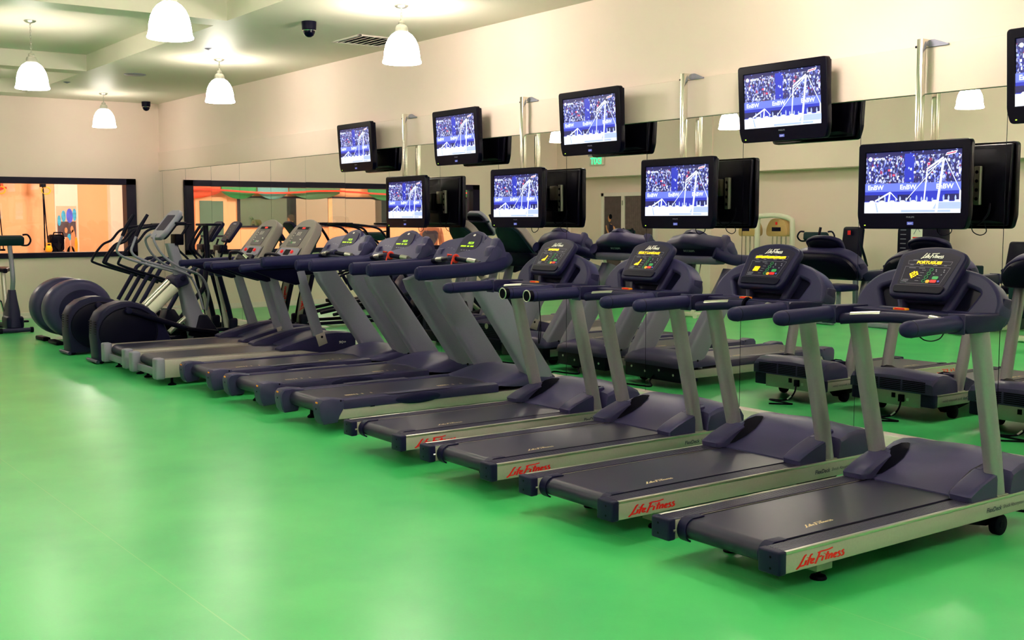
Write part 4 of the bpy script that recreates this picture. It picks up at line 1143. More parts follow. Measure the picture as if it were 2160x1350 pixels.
    for k in range(3): mb.box(mx @ Vector((-.05 + .035 * k, .335, .006)), (.009, .05, .001), rot=rot); mb.box(mx @ Vector((-.05 + .03 * k + .02, .215, .006)), (.014, .022, .001), rot=rot)
    for k in range(4): mb.box(mx @ Vector((-.12, .34 - .035 * k, .006)), (.018, .008, .001), rot=rot)
    mb.box(mx @ Vector((.10, .26, .006)), (.03, .012, .001), rot=rot)
    sub(con, 'panel_lettering', mb, M['white'], smooth=False)
    mb = MB(); mb.box(mx @ Vector((-.06, .215, .0064)), (.018, .024, .001), rot=rot); sub(con, 'start_button', mb, M['green_btn'], smooth=False)
    g = text_geo('Excite', .024, .1, 0, .07)
    mb = MB(); mb.plate(rrect(-.235, .235, .02, .135, .03), [], .016, .005, mx @ Matrix.Translation((0, 0, .012))); low = sub(con, 'control_shelf', mb, M['steel_grey'])
    mb = MB(); mb.plate(rrect(-.065, .065, .045, .115, .012), [], .004, .001, mx @ Matrix.Translation((0, 0, .015))); sub(low, 'lcd_window', mb, M['deep'])
    for s in (-1, 1): MB().cyl(mx @ Vector((s * .125, .085, .01)), mx @ Vector((s * .125, .085, .03)), .020, 14, bev=.004).build('red_knob', M['red_btn'], low)
    mb = MB(); mb.plate(roundpoly([(-.21, -.055), (.21, -.055), (.19, .01), (-.19, .01)], .02), [], .05, .01, mx @ Matrix.Translation((0, 0, .03))); sub(con, 'lip', mb, M['black'])
    for s in (-1, 1):
        mb = MB(); mb.add([mx @ Vector((s * .272 + .018 * math.cos(a) + .012 * math.sin(a) * -s, .075 + .08 * math.sin(a), .0012)) for a in [2 * PI * k / 20 for k in range(20)]], [list(range(20))]); mb.build('side_inlay', M['black'], con, False)
    return r
TC = make_treadmill_c()
for i, (x, lab) in enumerate(((8.65, 'warm grey treadmill with tall slanted console and red digits, beside the violet-grey ones'), (7.62, 'warm grey treadmill with tall slanted console and red digits, beside the elliptical trainers'))):
    t = TC if i == 0 else copy_tree(TC)
    t.location = (x, -3.2 + .02 * i, 0); tag(t, lab, 'treadmill', 'warm grey treadmills')

# ================================================================== ELLIPTICALS AT THE FAR LEFT
def make_elliptical_a():
    """black slab-sided rear drum, silver ramp, grey tower"""
    r = empty('elliptical_trainer', (0, 0, 0))
    prof = [(.02, .03), (.0, .30), (.015, .50), (.06, .585), (.16, .66), (.30, .70), (.42, .70), (.56, .66), (.68, .58), (.80, .42), (.88, .22), (.92, .03)]
    mb = MB(); rings = []
    for x, k in ((-.165, .90), (-.155, .97), (-.12, 1), (.12, 1), (.155, .97), (.165, .90)):
        rings.append([Vector((x, .42 + (y - .42) * k, .03 + (z - .03) * k)) for y, z in prof])
    mb.loft(rings); dr = sub(r, 'drum_housing', mb, M['plastic'], ang=28)
    for s in (-1, 1):
        mb = MB(); mb.tube([(s * .166, .37 + .335 * math.cos(a), .35 + .285 * math.sin(a)) for a in [2 * PI * k / 40 for k in range(40)]], .008, 8, closed=True)
        mb.loft([[Vector((s * (.160 + d), .37 + .33 * sc * math.cos(a), .35 + .28 * sc * math.sin(a))) for a in [2 * PI * k / 40 for k in range(40)]] for sc, d in ((1, 0), (1, .004), (.9, .012), (.3, .014))])
        sub(dr, 'side_disc', mb, M['black'])
        mb = MB()
        for k in range(6): mb.box((s * .085, .012 - .002 * k * 0, .34 + .028 * k), (.09, .02, .008), .003)
        sub(dr, 'vent_slots', mb, M['deep'])
        mb = MB(); mb.cyl((s * .12 - .02, .06, .035), (s * .12 + .02, .06, .035), .035, 18, bev=.006); sub(r, 'rear_wheel', mb, M['deep'])
        # connecting rail from the crank to the pedal
        mb = MB(); y0, z0 = (.36, .60) if s > 0 else (.40, .22)
        y1, z1 = (1.38, .235) if s > 0 else (1.42, .20)
        mb.tube([(s * .20, y0, z0), (s * .20, y0 + (y1 - y0) * .6, z0 + (z1 - z0) * .6), (s * .20, y1, z1)], [.030, .032, .03], 14)
        rl = sub(r, 'pedal_rail', mb, M['black'])
        MB().cyl((s * .165, y0, z0), (s * .24, y0, z0), .036, 16, bev=.006).build('crank_joint', M['plastic'], rl)
        mb = MB(); mb.box((s * .20, y1 - .16, z1 + .085), (.15, .40, .05), .015, rot=('X', R_(-9))); mb.box((s * .20, y1 - .16, z1 + .035), (.06, .3, .07), .01, rot=('X', R_(-12)))
        sub(rl, 'foot_pedal', mb, M['deep'])
        mb = MB(); mb.tube([(s * .20, y1, z1), (s * .17, 1.55, .12), (s * .12, 1.75, .10)], .022, 10); sub(rl, 'ramp_arm', mb, M['black'])
        # fixed handle
        P = spline([(s * .10, 1.16, .95), (s * .16, 1.02, 1.02), (s * .24, .80, 1.09), (s * .27, .50, 1.19), (s * .27, .40, 1.27), (s * .26, .42, 1.36), (s * .25, .47, 1.47)], 5)
        mb = MB(); mb.tube(P, .015, 12); hb = sub(r, 'handlebar', mb, M['steel_grey'])
        mb = MB(); mb.tube([(s * .25, .46, 1.45), (s * .25, .51, 1.56), (s * .25, .60, 1.70)], [.021, .022, .018], 12); sub(hb, 'grip', mb, M['black'])
        P = spline([(s * .05, 1.35, .55), (s * .17, 1.33, .78), (s * .2, 1.22, .98), (s * .2, .95, 1.10), (s * .18, .78, 1.24), (s * .15, .70, 1.40), (s * .08, .74, 1.47)], 5)
        mb = MB(); mb.tube(P, .014, 12); sub(r, 'guard_bar', mb, M['steel_grey'])
    # ramp
    mb = MB(); mb.tube([(.09, .60, .52), (.09, .95, .84)], .062, 24); sub(r, 'ramp_tube', mb, M['off_white'])
    mb = MB(); mb.tube([(-.06, .56, .55), (-.06, .94, .90)], .05, 24); sub(r, 'ramp_rod', mb, M['alu'])
    mb = MB(); mb.tube([(.0, .90, .30), (.0, 1.15, .50)], .03, 16); sub(r, 'ramp_strut', mb, M['alu'])
    mb = MB(); mb.box((0, 1.02, .92), (.34, .16, .14), .03, 3, rot=('X', R_(20))); sub(r, 'pivot_block', mb, M['plastic_mid'])
    MB().cyl((.165, 1.02, .95), (.19, 1.02, .95), .032, 18, bev=.004).build('pivot_cap', M['plastic'], r)
    # tower
    mb = MB(); rings = []
    for y, z, wx, wy in ((1.36, .02, .12, .16), (1.24, .35, .10, .12), (1.10, .85, .07, .075), (.95, 1.36, .055, .06)):
        rings.append([Vector((a * wx, y + b * wy, z)) for a, b in rrect(-1, 1, -1, 1, .4, 3)])
    mb.loft(rings); sub(r, 'tower', mb, M['steel_grey'])
    mb = MB(); mb.prism([(1.1, .02), (1.62, .02), (1.52, .22), (1.34, .50), (1.24, .50)], 'x', -.12, .12, .02); sub(r, 'front_cover', mb, M['black'])
    mb = MB(); mb.tube([(-.34, 1.60, .05), (-.30, 1.62, .045), (.30, 1.62, .045), (.34, 1.60, .05)], .04, 12); sub(r, 'front_stabiliser', mb, M['black'])
    mb = MB(); mb.bb(-.05, .05, .5, 1.5, .04, .09, .01); sub(r, 'base_rail', mb, M['black'])
    mb = MB(); mb.tube([(.2, .55, .03), (.2, .85, .03)], .025, 10); mb.tube([(-.2, .0, .03), (.2, .0, .03)], .02, 10); sub(r, 'rear_foot', mb, M['plastic_hi'])
    # console
    mx = frame((0, .76, 1.44), (1, 0, 0), (0, .64, .77))
    mb = MB(); mb.plate(roundpoly([(-.15, 0), (.15, 0), (.19, .08), (.19, .34), (.13, .40), (-.13, .40), (-.19, .34), (-.19, .08)], .05), [], .055, .015, mx); con = sub(r, 'console', mb, M['steel_grey'])
    mb = MB(); mb.plate(rrect(-.17, .17, .03, .37, .05), [], .03, .01, mx @ Matrix.Translation((0, 0, -.05))); sub(con, 'console_back', mb, M['black'])
    mb = MB(); mb.plate(rrect(-.13, .13, .10, .33, .02), [], .004, .001, mx @ Matrix.Translation((0, 0, .003))); sub(con, 'display_panel', mb, M['plastic'])
    mb = MB(); mb.bb(-.09, .09, .98, 1.08, 1.34, 1.47, .01); sub(r, 'console_mount', mb, M['deep'])
    mb = MB(); mb.box((0, 1.0, 1.60), (.46, .14, .03), .012); sub(r, 'reading_rack', mb, M['black'])
    return r
def bent_handle(r, s):
    mb = MB(); mb.tube(spline([(s * .21, 1.84, .72), (s * .25, 1.45, .86), (s * .27, .98, 1.02), (s * .27, .93, 1.09), (s * .27, 1.07, 1.28), (s * .26, 1.20, 1.35), (s * .25, 1.33, 1.49), (s * .22, 1.53, 1.54), (s * .12, 1.80, 1.57)], 5), .017, 12); sub(r, 'handlebar', mb, M['black'])
EA = make_elliptical_a()
for i, (x, lab) in enumerate(((6.74, 'black elliptical trainer with grey tower next to the warm grey treadmills'), (5.66, 'black elliptical trainer standing second from the warm grey treadmills'))):
    t = EA if i == 0 else copy_tree(EA)
    t.location = (x, -3.17 - .02 * i, 0); tag(t, lab, 'elliptical trainer', 'black elliptical trainers')
    if i == 1:
        def drop(o):
            for c in list(o.children): drop(c)
            bpy.data.objects.remove(o)
        for c in list(t.children):
            if c.name.split('.')[0] in ('console', 'console_mount', 'reading_rack', 'handlebar', 'guard_bar', 'tower', 'ramp_tube', 'ramp_rod', 'ramp_strut', 'pivot_block', 'pivot_cap'): drop(c)
        for s in (-1, 1):
            mb = MB(); mb.tube([(s * .17, 1.24, .50), (s * .17, 1.52, .96), (s * .16, 1.68, 1.08), (s * .15, 1.80, 1.09)], .028, 12); sub(t, 'swing_arm', mb, M['plastic'])
        mb = MB(); mb.tube([(0, 1.40, .30), (0, 1.78, .75), (0, 1.84, 1.12), (0, 1.82, 1.56)], .035, 12); mb.box((0, 1.86, 1.575), (.40, .2, .03), .012); sub(t, 'mast', mb, M['black'])

def make_elliptical_b():
    """round grey rear drum, slim silver front column with red lettering, bent black handles"""
    r = empty('elliptical_trainer', (0, 0, 0))
    mb = MB(); rings = []
    for x, k in ((-.17, .80), (-.16, .90), (-.12, .98), (-.05, 1), (.05, 1), (.12, .98), (.16, .90), (.17, .80)):
        rings.append([Vector((x, .44 + .44 * k * math.cos(a), .455 + .40 * k * math.sin(a))) for a in [2 * PI * j / 44 for j in range(44)]])
    mb.loft(rings); dr = sub(r, 'drum_housing', mb, M['plastic_hi'], ang=50)
    for s in (-1, 1):
        mb = MB(); mb.loft([[Vector((s * (.166 + d), .46 + .30 * sc * math.cos(a), .44 + .28 * sc * math.sin(a))) for a in [2 * PI * k / 40 for k in range(40)]] for sc, d in ((1, 0), (1, .006), (.9, .012), (.3, .016))])
        dc = sub(dr, 'side_disc', mb, M['plastic'])
        mb = MB(); mb.add([(s * .187, .46 + .075 * math.cos(a), .44 + .05 * math.sin(a)) for a in [2 * PI * k / 24 for k in range(24)]], [list(range(24))]); ov = mb.build('badge', M['cream'], dc, False)
        decal(ov, 'badge_letter', text_geo('P', .075, 0, .002), frame((s * .1885, .44 - (0 if s > 0 else -.04), .415), (0, s, 0), (0, 0, 1)), M['navy_print'])
        mb = MB(); mb.tube([(s * .21, .40, .58 if s > 0 else .3), (s * .21, 1.2, .34), (s * .21, 2.1, .20)], .026, 12); rl = sub(r, 'pedal_rail', mb, M['black'])
        mb = MB(); mb.box((s * .21, 1.45, .36), (.15, .40, .06), .015, rot=('X', R_(-8))); sub(rl, 'foot_pedal', mb, M['deep'])
        mb = MB(); mb.tube(spline([(s * .21, 1.84, .72), (s * .25, 1.45, .86), (s * .27, .98, 1.02), (s * .27, .93, 1.09), (s * .27, 1.07, 1.28), (s * .26, 1.20, 1.35), (s * .25, 1.33, 1.49), (s * .22, 1.53, 1.54), (s * .12, 1.80, 1.57)], 5), .017, 12); sub(r, 'handlebar', mb, M['black'])
        mb = MB(); mb.tube([(s * .17, 1.24, .50), (s * .17, 1.52, .96), (s * .16, 1.68, 1.08), (s * .15, 1.80, 1.09)], .028, 12); sub(r, 'swing_arm', mb, M['plastic'])
        # front arms with rubber boots
        mb = MB(); mb.tube([(s * .13, 2.56, .12), (s * .13, 2.50, .40), (s * .13, 2.38, .86)], [.034, .036, .034], 12); fa = sub(r, 'front_arm', mb, M['black'])
        mb = MB(); mb.box((s * .13, 2.57, .13), (.10, .12, .20), .03, 3); sub(fa, 'boot', mb, M['black'])
        mb = MB(); mb.cyl((s * .085, 2.37, .88), (s * .185, 2.37, .88), .05, 16, bev=.01); sub(fa, 'elbow', mb, M['plastic'])
        mb = MB(); mb.tube(spline([(s * .13, 2.37, .90), (s * .2, 2.30, 1.05), (s * .25, 2.16, 1.22), (s * .25, 2.20, 1.36), (s * .24, 2.34, 1.57)], 4), [.016] * 8 + [.02] * 9, 10); sub(fa, 'grip', mb, M['black'])
        mb = MB(); mb.tube([(s * .05, 2.42, 1.05), (s * .16, 2.42, 1.16), (s * .17, 2.50, 1.36)], .015, 10); sub(r, 'fixed_handle', mb, M['black'])
    mb = MB(); rings = []
    for y, z, wx, wy in ((2.56, .05, .035, .06), (2.50, .45, .035, .055), (2.40, .90, .035, .05), (2.44, 1.20, .04, .05)):
        rings.append([Vector((a * wx, y + b * wy, z)) for a, b in rrect(-1, 1, -1, 1, .5, 3)])
    mb.loft(rings); col = sub(r, 'front_column', mb, M['silver'])
    decal(col, 'column_lettering', LOGO, frame((.0365, 2.57, .28), (0, -.18, .98), (0, -.98, -.18)), M['red'], .105, .05)
    mb = MB(); mb.tube(spline([(-.16, 2.68, .06), (-.10, 2.66, .08), (0, 2.60, .06), (.10, 2.66, .08), (.16, 2.68, .06)], 3), .035, 10); mb.bb(-.04, .04, .7, 2.6, .035, .085, .01); sub(r, 'base', mb, M['black'])
    for a_, b_ in ((2.60, 2.68), (.10, .20)):
        mb = MB(); mb.bb(-.21, .21, a_, b_, 0, .05, .015); sub(r, 'stabiliser', mb, M['deep'])
    mb = MB(); mb.box((0, 1.86, 1.575), (.42, .22, .03), .012); sub(r, 'reading_rack', mb, M['black'])
    mx = frame((0, 2.52, 1.34), (1, 0, 0), (0, .58, .81))
    mb = MB(); mb.plate(roundpoly([(-.13, 0), (.13, 0), (.16, .30), (.10, .33), (-.10, .33), (-.16, .30)], .03), [], .05, .012, mx); con = sub(r, 'console', mb, M['plastic'])
    mb = MB(); mb.plate(rrect(-.11, .11, .03, .27, .02), [], .003, .001, mx @ Matrix.Translation((0, 0, .002))); sub(con, 'display_panel', mb, M['black'])
    rot = mx.to_3x3().to_4x4()
    mb = MB()
    for k in range(4): mb.box(mx @ Vector((-.05 + .03 * (k % 3), .08 + .04 * k, .003)), (.02, .006, .001), rot=rot)
    mb.box(mx @ Vector((0, .29, .002)), (.1, .014, .001), rot=rot); sub(con, 'panel_lettering', mb, M['grey_print'], smooth=False)
    mb = MB(); mb.box(mx @ Vector((.03, .06, .003)), (.014, .01, .001), rot=rot); sub(con, 'red_button', mb, M['red_btn'], smooth=False)
    mb = MB(); mb.box((0, 2.46, 1.22), (.26, .12, .12), .02, 3); sub(con, 'console_neck', mb, M['black'])
    return r
EB = make_elliptical_b()
for i, (x, lab) in enumerate(((4.38, 'grey elliptical trainer with round drum and cream badge, third from the warm grey treadmills'), (3.72, 'grey elliptical trainer with round drum, nearest the window wall'))):
    t = EB if i == 0 else copy_tree(EB)
    t.location = (x, -3.12, 0); tag(t, lab, 'elliptical trainer', 'grey elliptical trainers')

def make_bike(recumb=False):
    """upright exercise bike, front at +y"""
    r = empty('exercise_bike', (0, 0, 0))
    mb = MB(); rings = []
    for y, z, wx, wy in ((.0, .08, .09, .26), (.0, .30, .085, .24), (.05, .48, .06, .12), (.07, .62, .045, .07)):
        rings.append([Vector((a * wx, y + b * wy, z)) for a, b in rrect(-1, 1, -1, 1, .5, 3)])
    mb.loft(rings); sub(r, 'body', mb, M['plastic_mid'])
    mb = MB(); mb.bb(-.12, .12, -.12, .24, .05, .24, .04, 3); sub(r, 'drive_cover', mb, M['plastic'])
    for y in (.26, -.62):
        mb = MB(); mb.tube([(-.22, y, .04), (.22, y, .04)], .032, 14); st_ = sub(r, 'stabiliser', mb, M['plastic_hi'])
        for s in (-1, 1): MB().cyl((s * .19, y, .04), (s * .235, y, .04), .04, 14, bev=.006).build('end_cap', M['black'], st_)
    mb = MB(); mb.bb(-.05, .05, -.64, .2, .04, .10, .01); sub(r, 'base_rail', mb, M['plastic'])
    mb = MB(); mb.tube(spline([(0, .08, .58), (0, .16, .75), (0, .14, .95), (0, .08, 1.15), (0, .03, 1.30)], 4), .034, 14); sub(r, 'post', mb, M['steel_grey'])
    mb = MB(); mb.box((0, .03, 1.34), (.40, .15, .14), .035, 3, rot=('X', R_(-12))); con = sub(r, 'console', mb, M['green_pad'])
    mb = MB(); mb.box((0, -.036, 1.36), (.28, .006, .07), .002, rot=('X', R_(-12))); sub(con, 'display_panel', mb, M['black'])
    for s in (-1, 1):
        mb = MB(); mb.tube(spline([(s * .16, .06, 1.27), (s * .25, .05, 1.27), (s * .30, .02, 1.34), (s * .26, .02, 1.42), (s * .19, .02, 1.42)], 4), .014, 10); sub(r, 'handlebar', mb, M['black'])
        mb = MB(); a = (-.05, .30 + s * .16); mb.tube([(s * .10, -.05, .30), (s * .13, a[0], a[1])], .014, 8); ck = sub(r, 'crank', mb, M['chrome'])
        mb = MB(); mb.box((s * .19, a[0], a[1]), (.10, .09, .03), .008); sub(ck, 'pedal', mb, M['black'])
    mb = MB(); mb.tube([(0, -.30, .10), (0, -.46, .86)], .032, 14); sub(r, 'seat_post', mb, M['alu'])
    mb = MB(); rings = []
    for y, w, z in ((-.62, .06, .90), (-.58, .13, .905), (-.5, .13, .90), (-.4, .07, .895), (-.30, .03, .885)):
        rings.append([Vector((a * w, y, z + b * .035)) for a, b in rrect(-1, 1, -1, 1, .6, 4)])
    mb.loft(rings); sub(r, 'saddle', mb, M['black'])
    return r
BK = make_bike()
BK.location = (2.22, -3.03, 0); BK.rotation_euler = (0, 0, -PI / 2); tag(BK, 'grey upright exercise bike at the left edge, in front of the studio window', 'exercise bike')

# ================================================================== THE OPPOSITE SIDE (seen in the mirrors)
YW = -W
b2 = copy_tree(BK); b2.location = (3.35, -8.0, 0); b2.rotation_euler = (0, 0, R_(200)); tag(b2, 'exercise bike in front of the runner poster door, seen in the mirror', 'exercise bike')
b3 = copy_tree(BK); b3.location = (7.75, -8.3, 0); b3.rotation_euler = (0, 0, R_(150)); tag(b3, 'exercise bike between the tan machine and the padded bench, seen in the mirror', 'exercise bike')
# poster door
d = empty('poster_door', (1.62, YW, 0))
mb = MB()
for (a, b, c, e) in ((-.48, -.40, 0, 2.17), (1.12, 1.20, 0, 2.17), (-.48, 1.20, 2.09, 2.17), (.17, .27, 0, 2.10)): mb.bb(a, b, 0, .08, c, e, .004)
mb.build('door_frame', M['trim'], d, False)
pr_ = bpy.data.materials['brown_print']
p1 = MB().bb(-.40, .17, 0, .05, .02, 2.09).build('runner_poster', M['brown'], d, False)
M['brown2'] = mat('striped_brown_print', (104, 84, 86), .5, var=.25, scale=16)
p2 = MB().bb(.27, 1.12, 0, .05, .02, 2.09).build('stripe_poster', M['brown2'], d, False)
mb = MB()
for k in range(14): mb.bb(.29 + .06 * k, .30 + .06 * k, .05, .0505, .04, 2.07)
mb.build('printed_stripes', M['brown'], p2, False)
for z in (1.0, 1.9): MB().bb(.20, .235, .08, .095, z, z + .10, .003).build('hinge', M['alu'], d, False)
# printed runner (flat print on the poster); the door is seen mirrored
def flat(parent, name, pts, m, y=.0512):
    return MB().add([(x, y, z) for x, z in pts], [list(range(len(pts)))]).build(name, m, parent, False)
def ell(cx, cz, rx, rz, rot=0, n=18):
    return [(cx + rx * math.cos(a) * math.cos(rot) - rz * math.sin(a) * math.sin(rot), cz + rx * math.cos(a) * math.sin(rot) + rz * math.sin(a) * math.cos(rot)) for a in [2 * PI * k / n for k in range(n)]]
flat(p1, 'printed_shorts', [(-.30, 1.02), (-.08, 1.05), (-.10, 1.30), (-.26, 1.32)], M['deep'])
flat(p1, 'printed_skin', ell(-.23, 1.62, .05, .075), M['print_skin'], .0514)
flat(p1, 'printed_hair', ell(-.20, 1.66, .055, .055), M['deep'], .0516)
flat(p1, 'printed_skin', [(-.36, 1.47), (-.34, 1.38), (-.24, 1.24), (-.21, 1.28), (-.30, 1.40), (-.32, 1.48)], M['print_skin'], .0514)
flat(p1, 'printed_skin', [(-.20, 1.52), (-.06, 1.44), (.06, 1.22), (.07, 1.08), (.02, 1.10), (.0, 1.22), (-.10, 1.36), (-.2, 1.42)], M['print_skin'], .0514)
flat(p1, 'printed_shirt', [(-.24, 1.50), (-.12, 1.48), (-.08, 1.28), (-.26, 1.28)], M['plastic_mid'], .0518)
flat(p1, 'printed_skin', [(-.22, 1.02), (-.12, 1.04), (-.14, .84), (-.20, .80)], M['print_skin'], .0514)
flat(p2, 'printed_head', ell(.47, 1.12, .06, .08), M['print_skin'], .0514)
flat(p2, 'printed_hair', ell(.50, 1.15, .065, .07), M['deep'], .0516)
tag(d, 'white framed door covered with brown posters of a running man, opposite the mirrors', 'door')
e = empty('exit_sign', (1.45, YW + .46, 2.74))
MB().bb(-.22, .22, -.03, .03, .0, .20, .006).build('box', M['off_white'], e)
decal(e, 'exit_lettering', text_geo('EXIT', .19, 0, .006, .36), frame((.18, .0315, .03), (-1, 0, 0), (0, 0, 1)), M['exit'])
MB().bb(-.28, .28, -.015, .015, .20, .23, .004).build('bracket', M['steel_grey'], e)
tag(e, 'small glowing green EXIT sign on the wall opposite the mirrors', 'sign')
# wall radiator
rd = MB()
for k in range(9): rd.bb(0, .16, 0, .04, .9 + .06 * k, .94 + .06 * k, .006)
o = rd.build('wall_vent', M['trim']); o.location = (3.95, YW, .1); tag(o, 'white slatted vent on the wall beside the pillar, seen in the mirror', 'vent')

def tube_frame(parent, name, paths, rad, m, sq=0):
    mb = MB()
    for p in paths: mb.tube(p, rad, 10, sq=sq)
    return mb.build(name, m, parent)
# tan weight-stack machine
r = empty('weight_machine', (6.42, -8.55, 0))
for s in (-1, 1):
    mb = MB(); mb.prism(roundpoly([(-.24, 1.33), (.24, 1.33), (.24, 1.48), (.14, 1.64), (-.14, 1.64), (-.24, 1.48)], .08), 'y', -.10 + .0, .10, .02)
    h_ = mb.build('shroud', M['gold'], r); h_.location = (s * .27, s * -.10, 0)
    MB().bb(-.10, .10, .10, .108, 1.42, 1.49, .004).build('name_plate', M['black'], h_)
    MB().bb(-.02, .02, .10, .106, 1.53, 1.58).build('red_mark', M['red'], h_, False)
    for k in range(4): 
        g_ = MB().cyl((-.15 + .1 * k, .02, .25), (-.15 + .1 * k, .02, 1.34), .014, 10).build('guide_rod', M['chrome'], h_)
    mb = MB()
    for k in range(12): mb.bb(-.17, .17, -.05, .07, .25 + .05 * k, .294 + .05 * k, .004)
    mb.build('weight_stack', M['deep'], h_)
mb = MB(); mb.tube(spline([(-.02, .16, .05), (-.02, .16, 1.50), (0, .16, 1.66), (.12, .14, 1.69), (.34, .02, 1.69), (.5, -.1, 1.62), (.54, -.1, 1.45), (.54, -.1, .05)], 5), .045, 12, sq=.3); mb.build('frame', M['off_white'], r)
mb = MB(); mb.bb(-.55, .55, -.2, .2, .0, .08, .02); mb.build('base', M['off_white'], r)
mb = MB(); mb.box((0, .62, .48), (.38, .40, .09), .03, 3); mb.bb(-.04, .04, .2, .9, .02, .08, .01); mb.bb(-.04, .04, .56, .66, .06, .45, .01); mb.build('seat', M['plastic'], r)
tag(r, 'tan and white weight stack machine with two rounded shrouds, seen in the mirror', 'gym machine')
# black padded bench with tall back
r = empty('padded_bench', (8.55, -8.2, 0))
mb = MB(); mb.box((0, 0, 1.20), (.36, .10, .62), .045, 4, rot=('X', R_(8))); bk = mb.build('back_pad', M['black'], r)
MB().bb(-.03, .03, .07, .074, 1.38, 1.45).build('red_mark', M['red'], bk, False)
mb = MB(); mb.box((0, .30, .55), (.42, .46, .11), .04, 3); mb.build('seat_pad', M['navy_pad'], r)
tube_frame(r, 'frame', [[(0, -.12, .04), (0, -.1, 1.1)], [(0, -.3, .04), (0, .8, .04)], [(-.35, -.3, .04), (.35, -.3, .04)], [(-.3, .8, .04), (.3, .8, .04)], [(0, .3, .04), (0, .3, .5)]], .035, M['steel_grey'], .4)
for s in (-1, 1):
    mb = MB(); mb.tube(spline([(s * .24, -.05, .9), (s * .38, .2, 1.05), (s * .40, .32, 1.25), (s * .38, .30, 1.50)], 4), .022, 10); mb.build('handle', M['black'], r)
mb = MB(); mb.lathe([(.02, -.14), (.16, -.12), (.18, 0), (.16, .12), (.02, .14)], 20, Matrix.Translation((-.55, .1, 1.15)) @ Matrix.Rotation(PI / 2, 4, 'Y')); mb.build('roller_pad', M['navy_pad'], r)
tag(r, 'black padded seat with tall backrest and curved handles, seen in the mirror', 'gym machine')
# black weight stack with placard
r = empty('weight_machine', (9.55, -8.6, 0))
mb = MB(); mb.prism(roundpoly([(-.38, .1), (.38, .1), (.38, 1.52), (.24, 1.72), (-.24, 1.72), (-.38, 1.52)], .14), 'y', -.14, .12, .02); mb.build('shroud', M['black'], r)
p = MB().bb(-.13, .07, .12, .125, 1.28, 1.62).build('placard', M['white'], r, False)
MB().bb(-.10, .04, .125, .1255, 1.56, 1.59).build('red_print', M['red'], p, False); MB().bb(-.10, .04, .125, .1255, 1.34, 1.36).build('red_print', M['red'], p, False)
MB().tube([(-.08, .1256, 1.40), (-.02, .1256, 1.50), (.03, .1256, 1.44)], .006, 5).build('drawing', M['grey_print'], p)
mb = MB()
for k in range(9): mb.bb(-.32, -.22, .12, .124, .9 + .07 * k, .912 + .07 * k)
for k in range(2): mb.bb(-.34, -.18, .12, .124, .82 - .05 * k, .835 - .05 * k)
mb.build('number_strip', M['grey_print'], r, False)
tube_frame(r, 'frame', [[(-.3, .15, .04), (-.3, 1.0, .04)], [(.3, .15, .04), (.3, 1.0, .04)], [(-.3, 1.0, .04), (.3, 1.0, .04)], [(0, .7, .04), (0, .7, .5)]], .04, M['steel_grey'], .4)
mb = MB(); mb.box((0, .7, .56), (.4, .4, .1), .04, 3); mb.build('seat_pad', M['black'], r)
tag(r, 'black weight stack machine with a white placard on front, seen in the mirror', 'gym machine')
# leg machine with rollers
def leg_machine(x, y, rz, lab, m):
    r = empty('leg_machine', (x, y, 0), rz)
    tube_frame(r, 'frame', [[(0, -.6, .05), (0, .7, .05)], [(-.35, -.6, .05), (.35, -.6, .05)], [(-.35, .7, .05), (.35, .7, .05)], [(0, -.4, .05), (0, -.5, 1.15)], [(0, .2, .05), (0, .25, .6)], [(0, .3, .55), (0, .62, .62), (0, .72, .42)]], .04, M['off_white'], .4)
    mb = MB(); mb.box((0, -.42, .98), (.42, .12, .62), .05, 4, rot=('X', R_(10))); mb.build('back_pad', M['black'], r)
    mb = MB(); mb.box((0, 0, .60), (.46, .6, .11), .045, 4); mb.build('seat_pad', M['black'], r)
    for z, yy in ((.66, .62), (.38, .74)):
        for s in (-1, 1):
            mb = MB(); mb.cyl((s * .05, yy, z), (s * .30, yy, z), .065, 18, bev=.015); mb.build('roller', m, r)
    mb = MB(); mb.bb(-.55, -.42, -.2, .2, .1, .95, .02); mb.build('weight_housing', M['green_pad'], r)
    for s in (-1, 1):
        mb = MB(); mb.tube([(s * .26, -.1, .55), (s * .30, 0, .72), (s * .30, .14, .76)], .018, 10); mb.build('handle', M['black'], r)
    return tag(r, lab, 'gym machine')
leg_machine(6.05, -6.6, R_(70), 'white framed leg machine with maroon foam rollers, seen in the mirror', M['maroon'])
leg_machine(10.9, -8.3, R_(20), 'leg machine with black pads beside the placard machine, seen in the mirror', M['black'])
leg_machine(12.0, -8.0, R_(-10), 'leg machine with black pads, seen in the mirror at the right photo edge', M['black'])

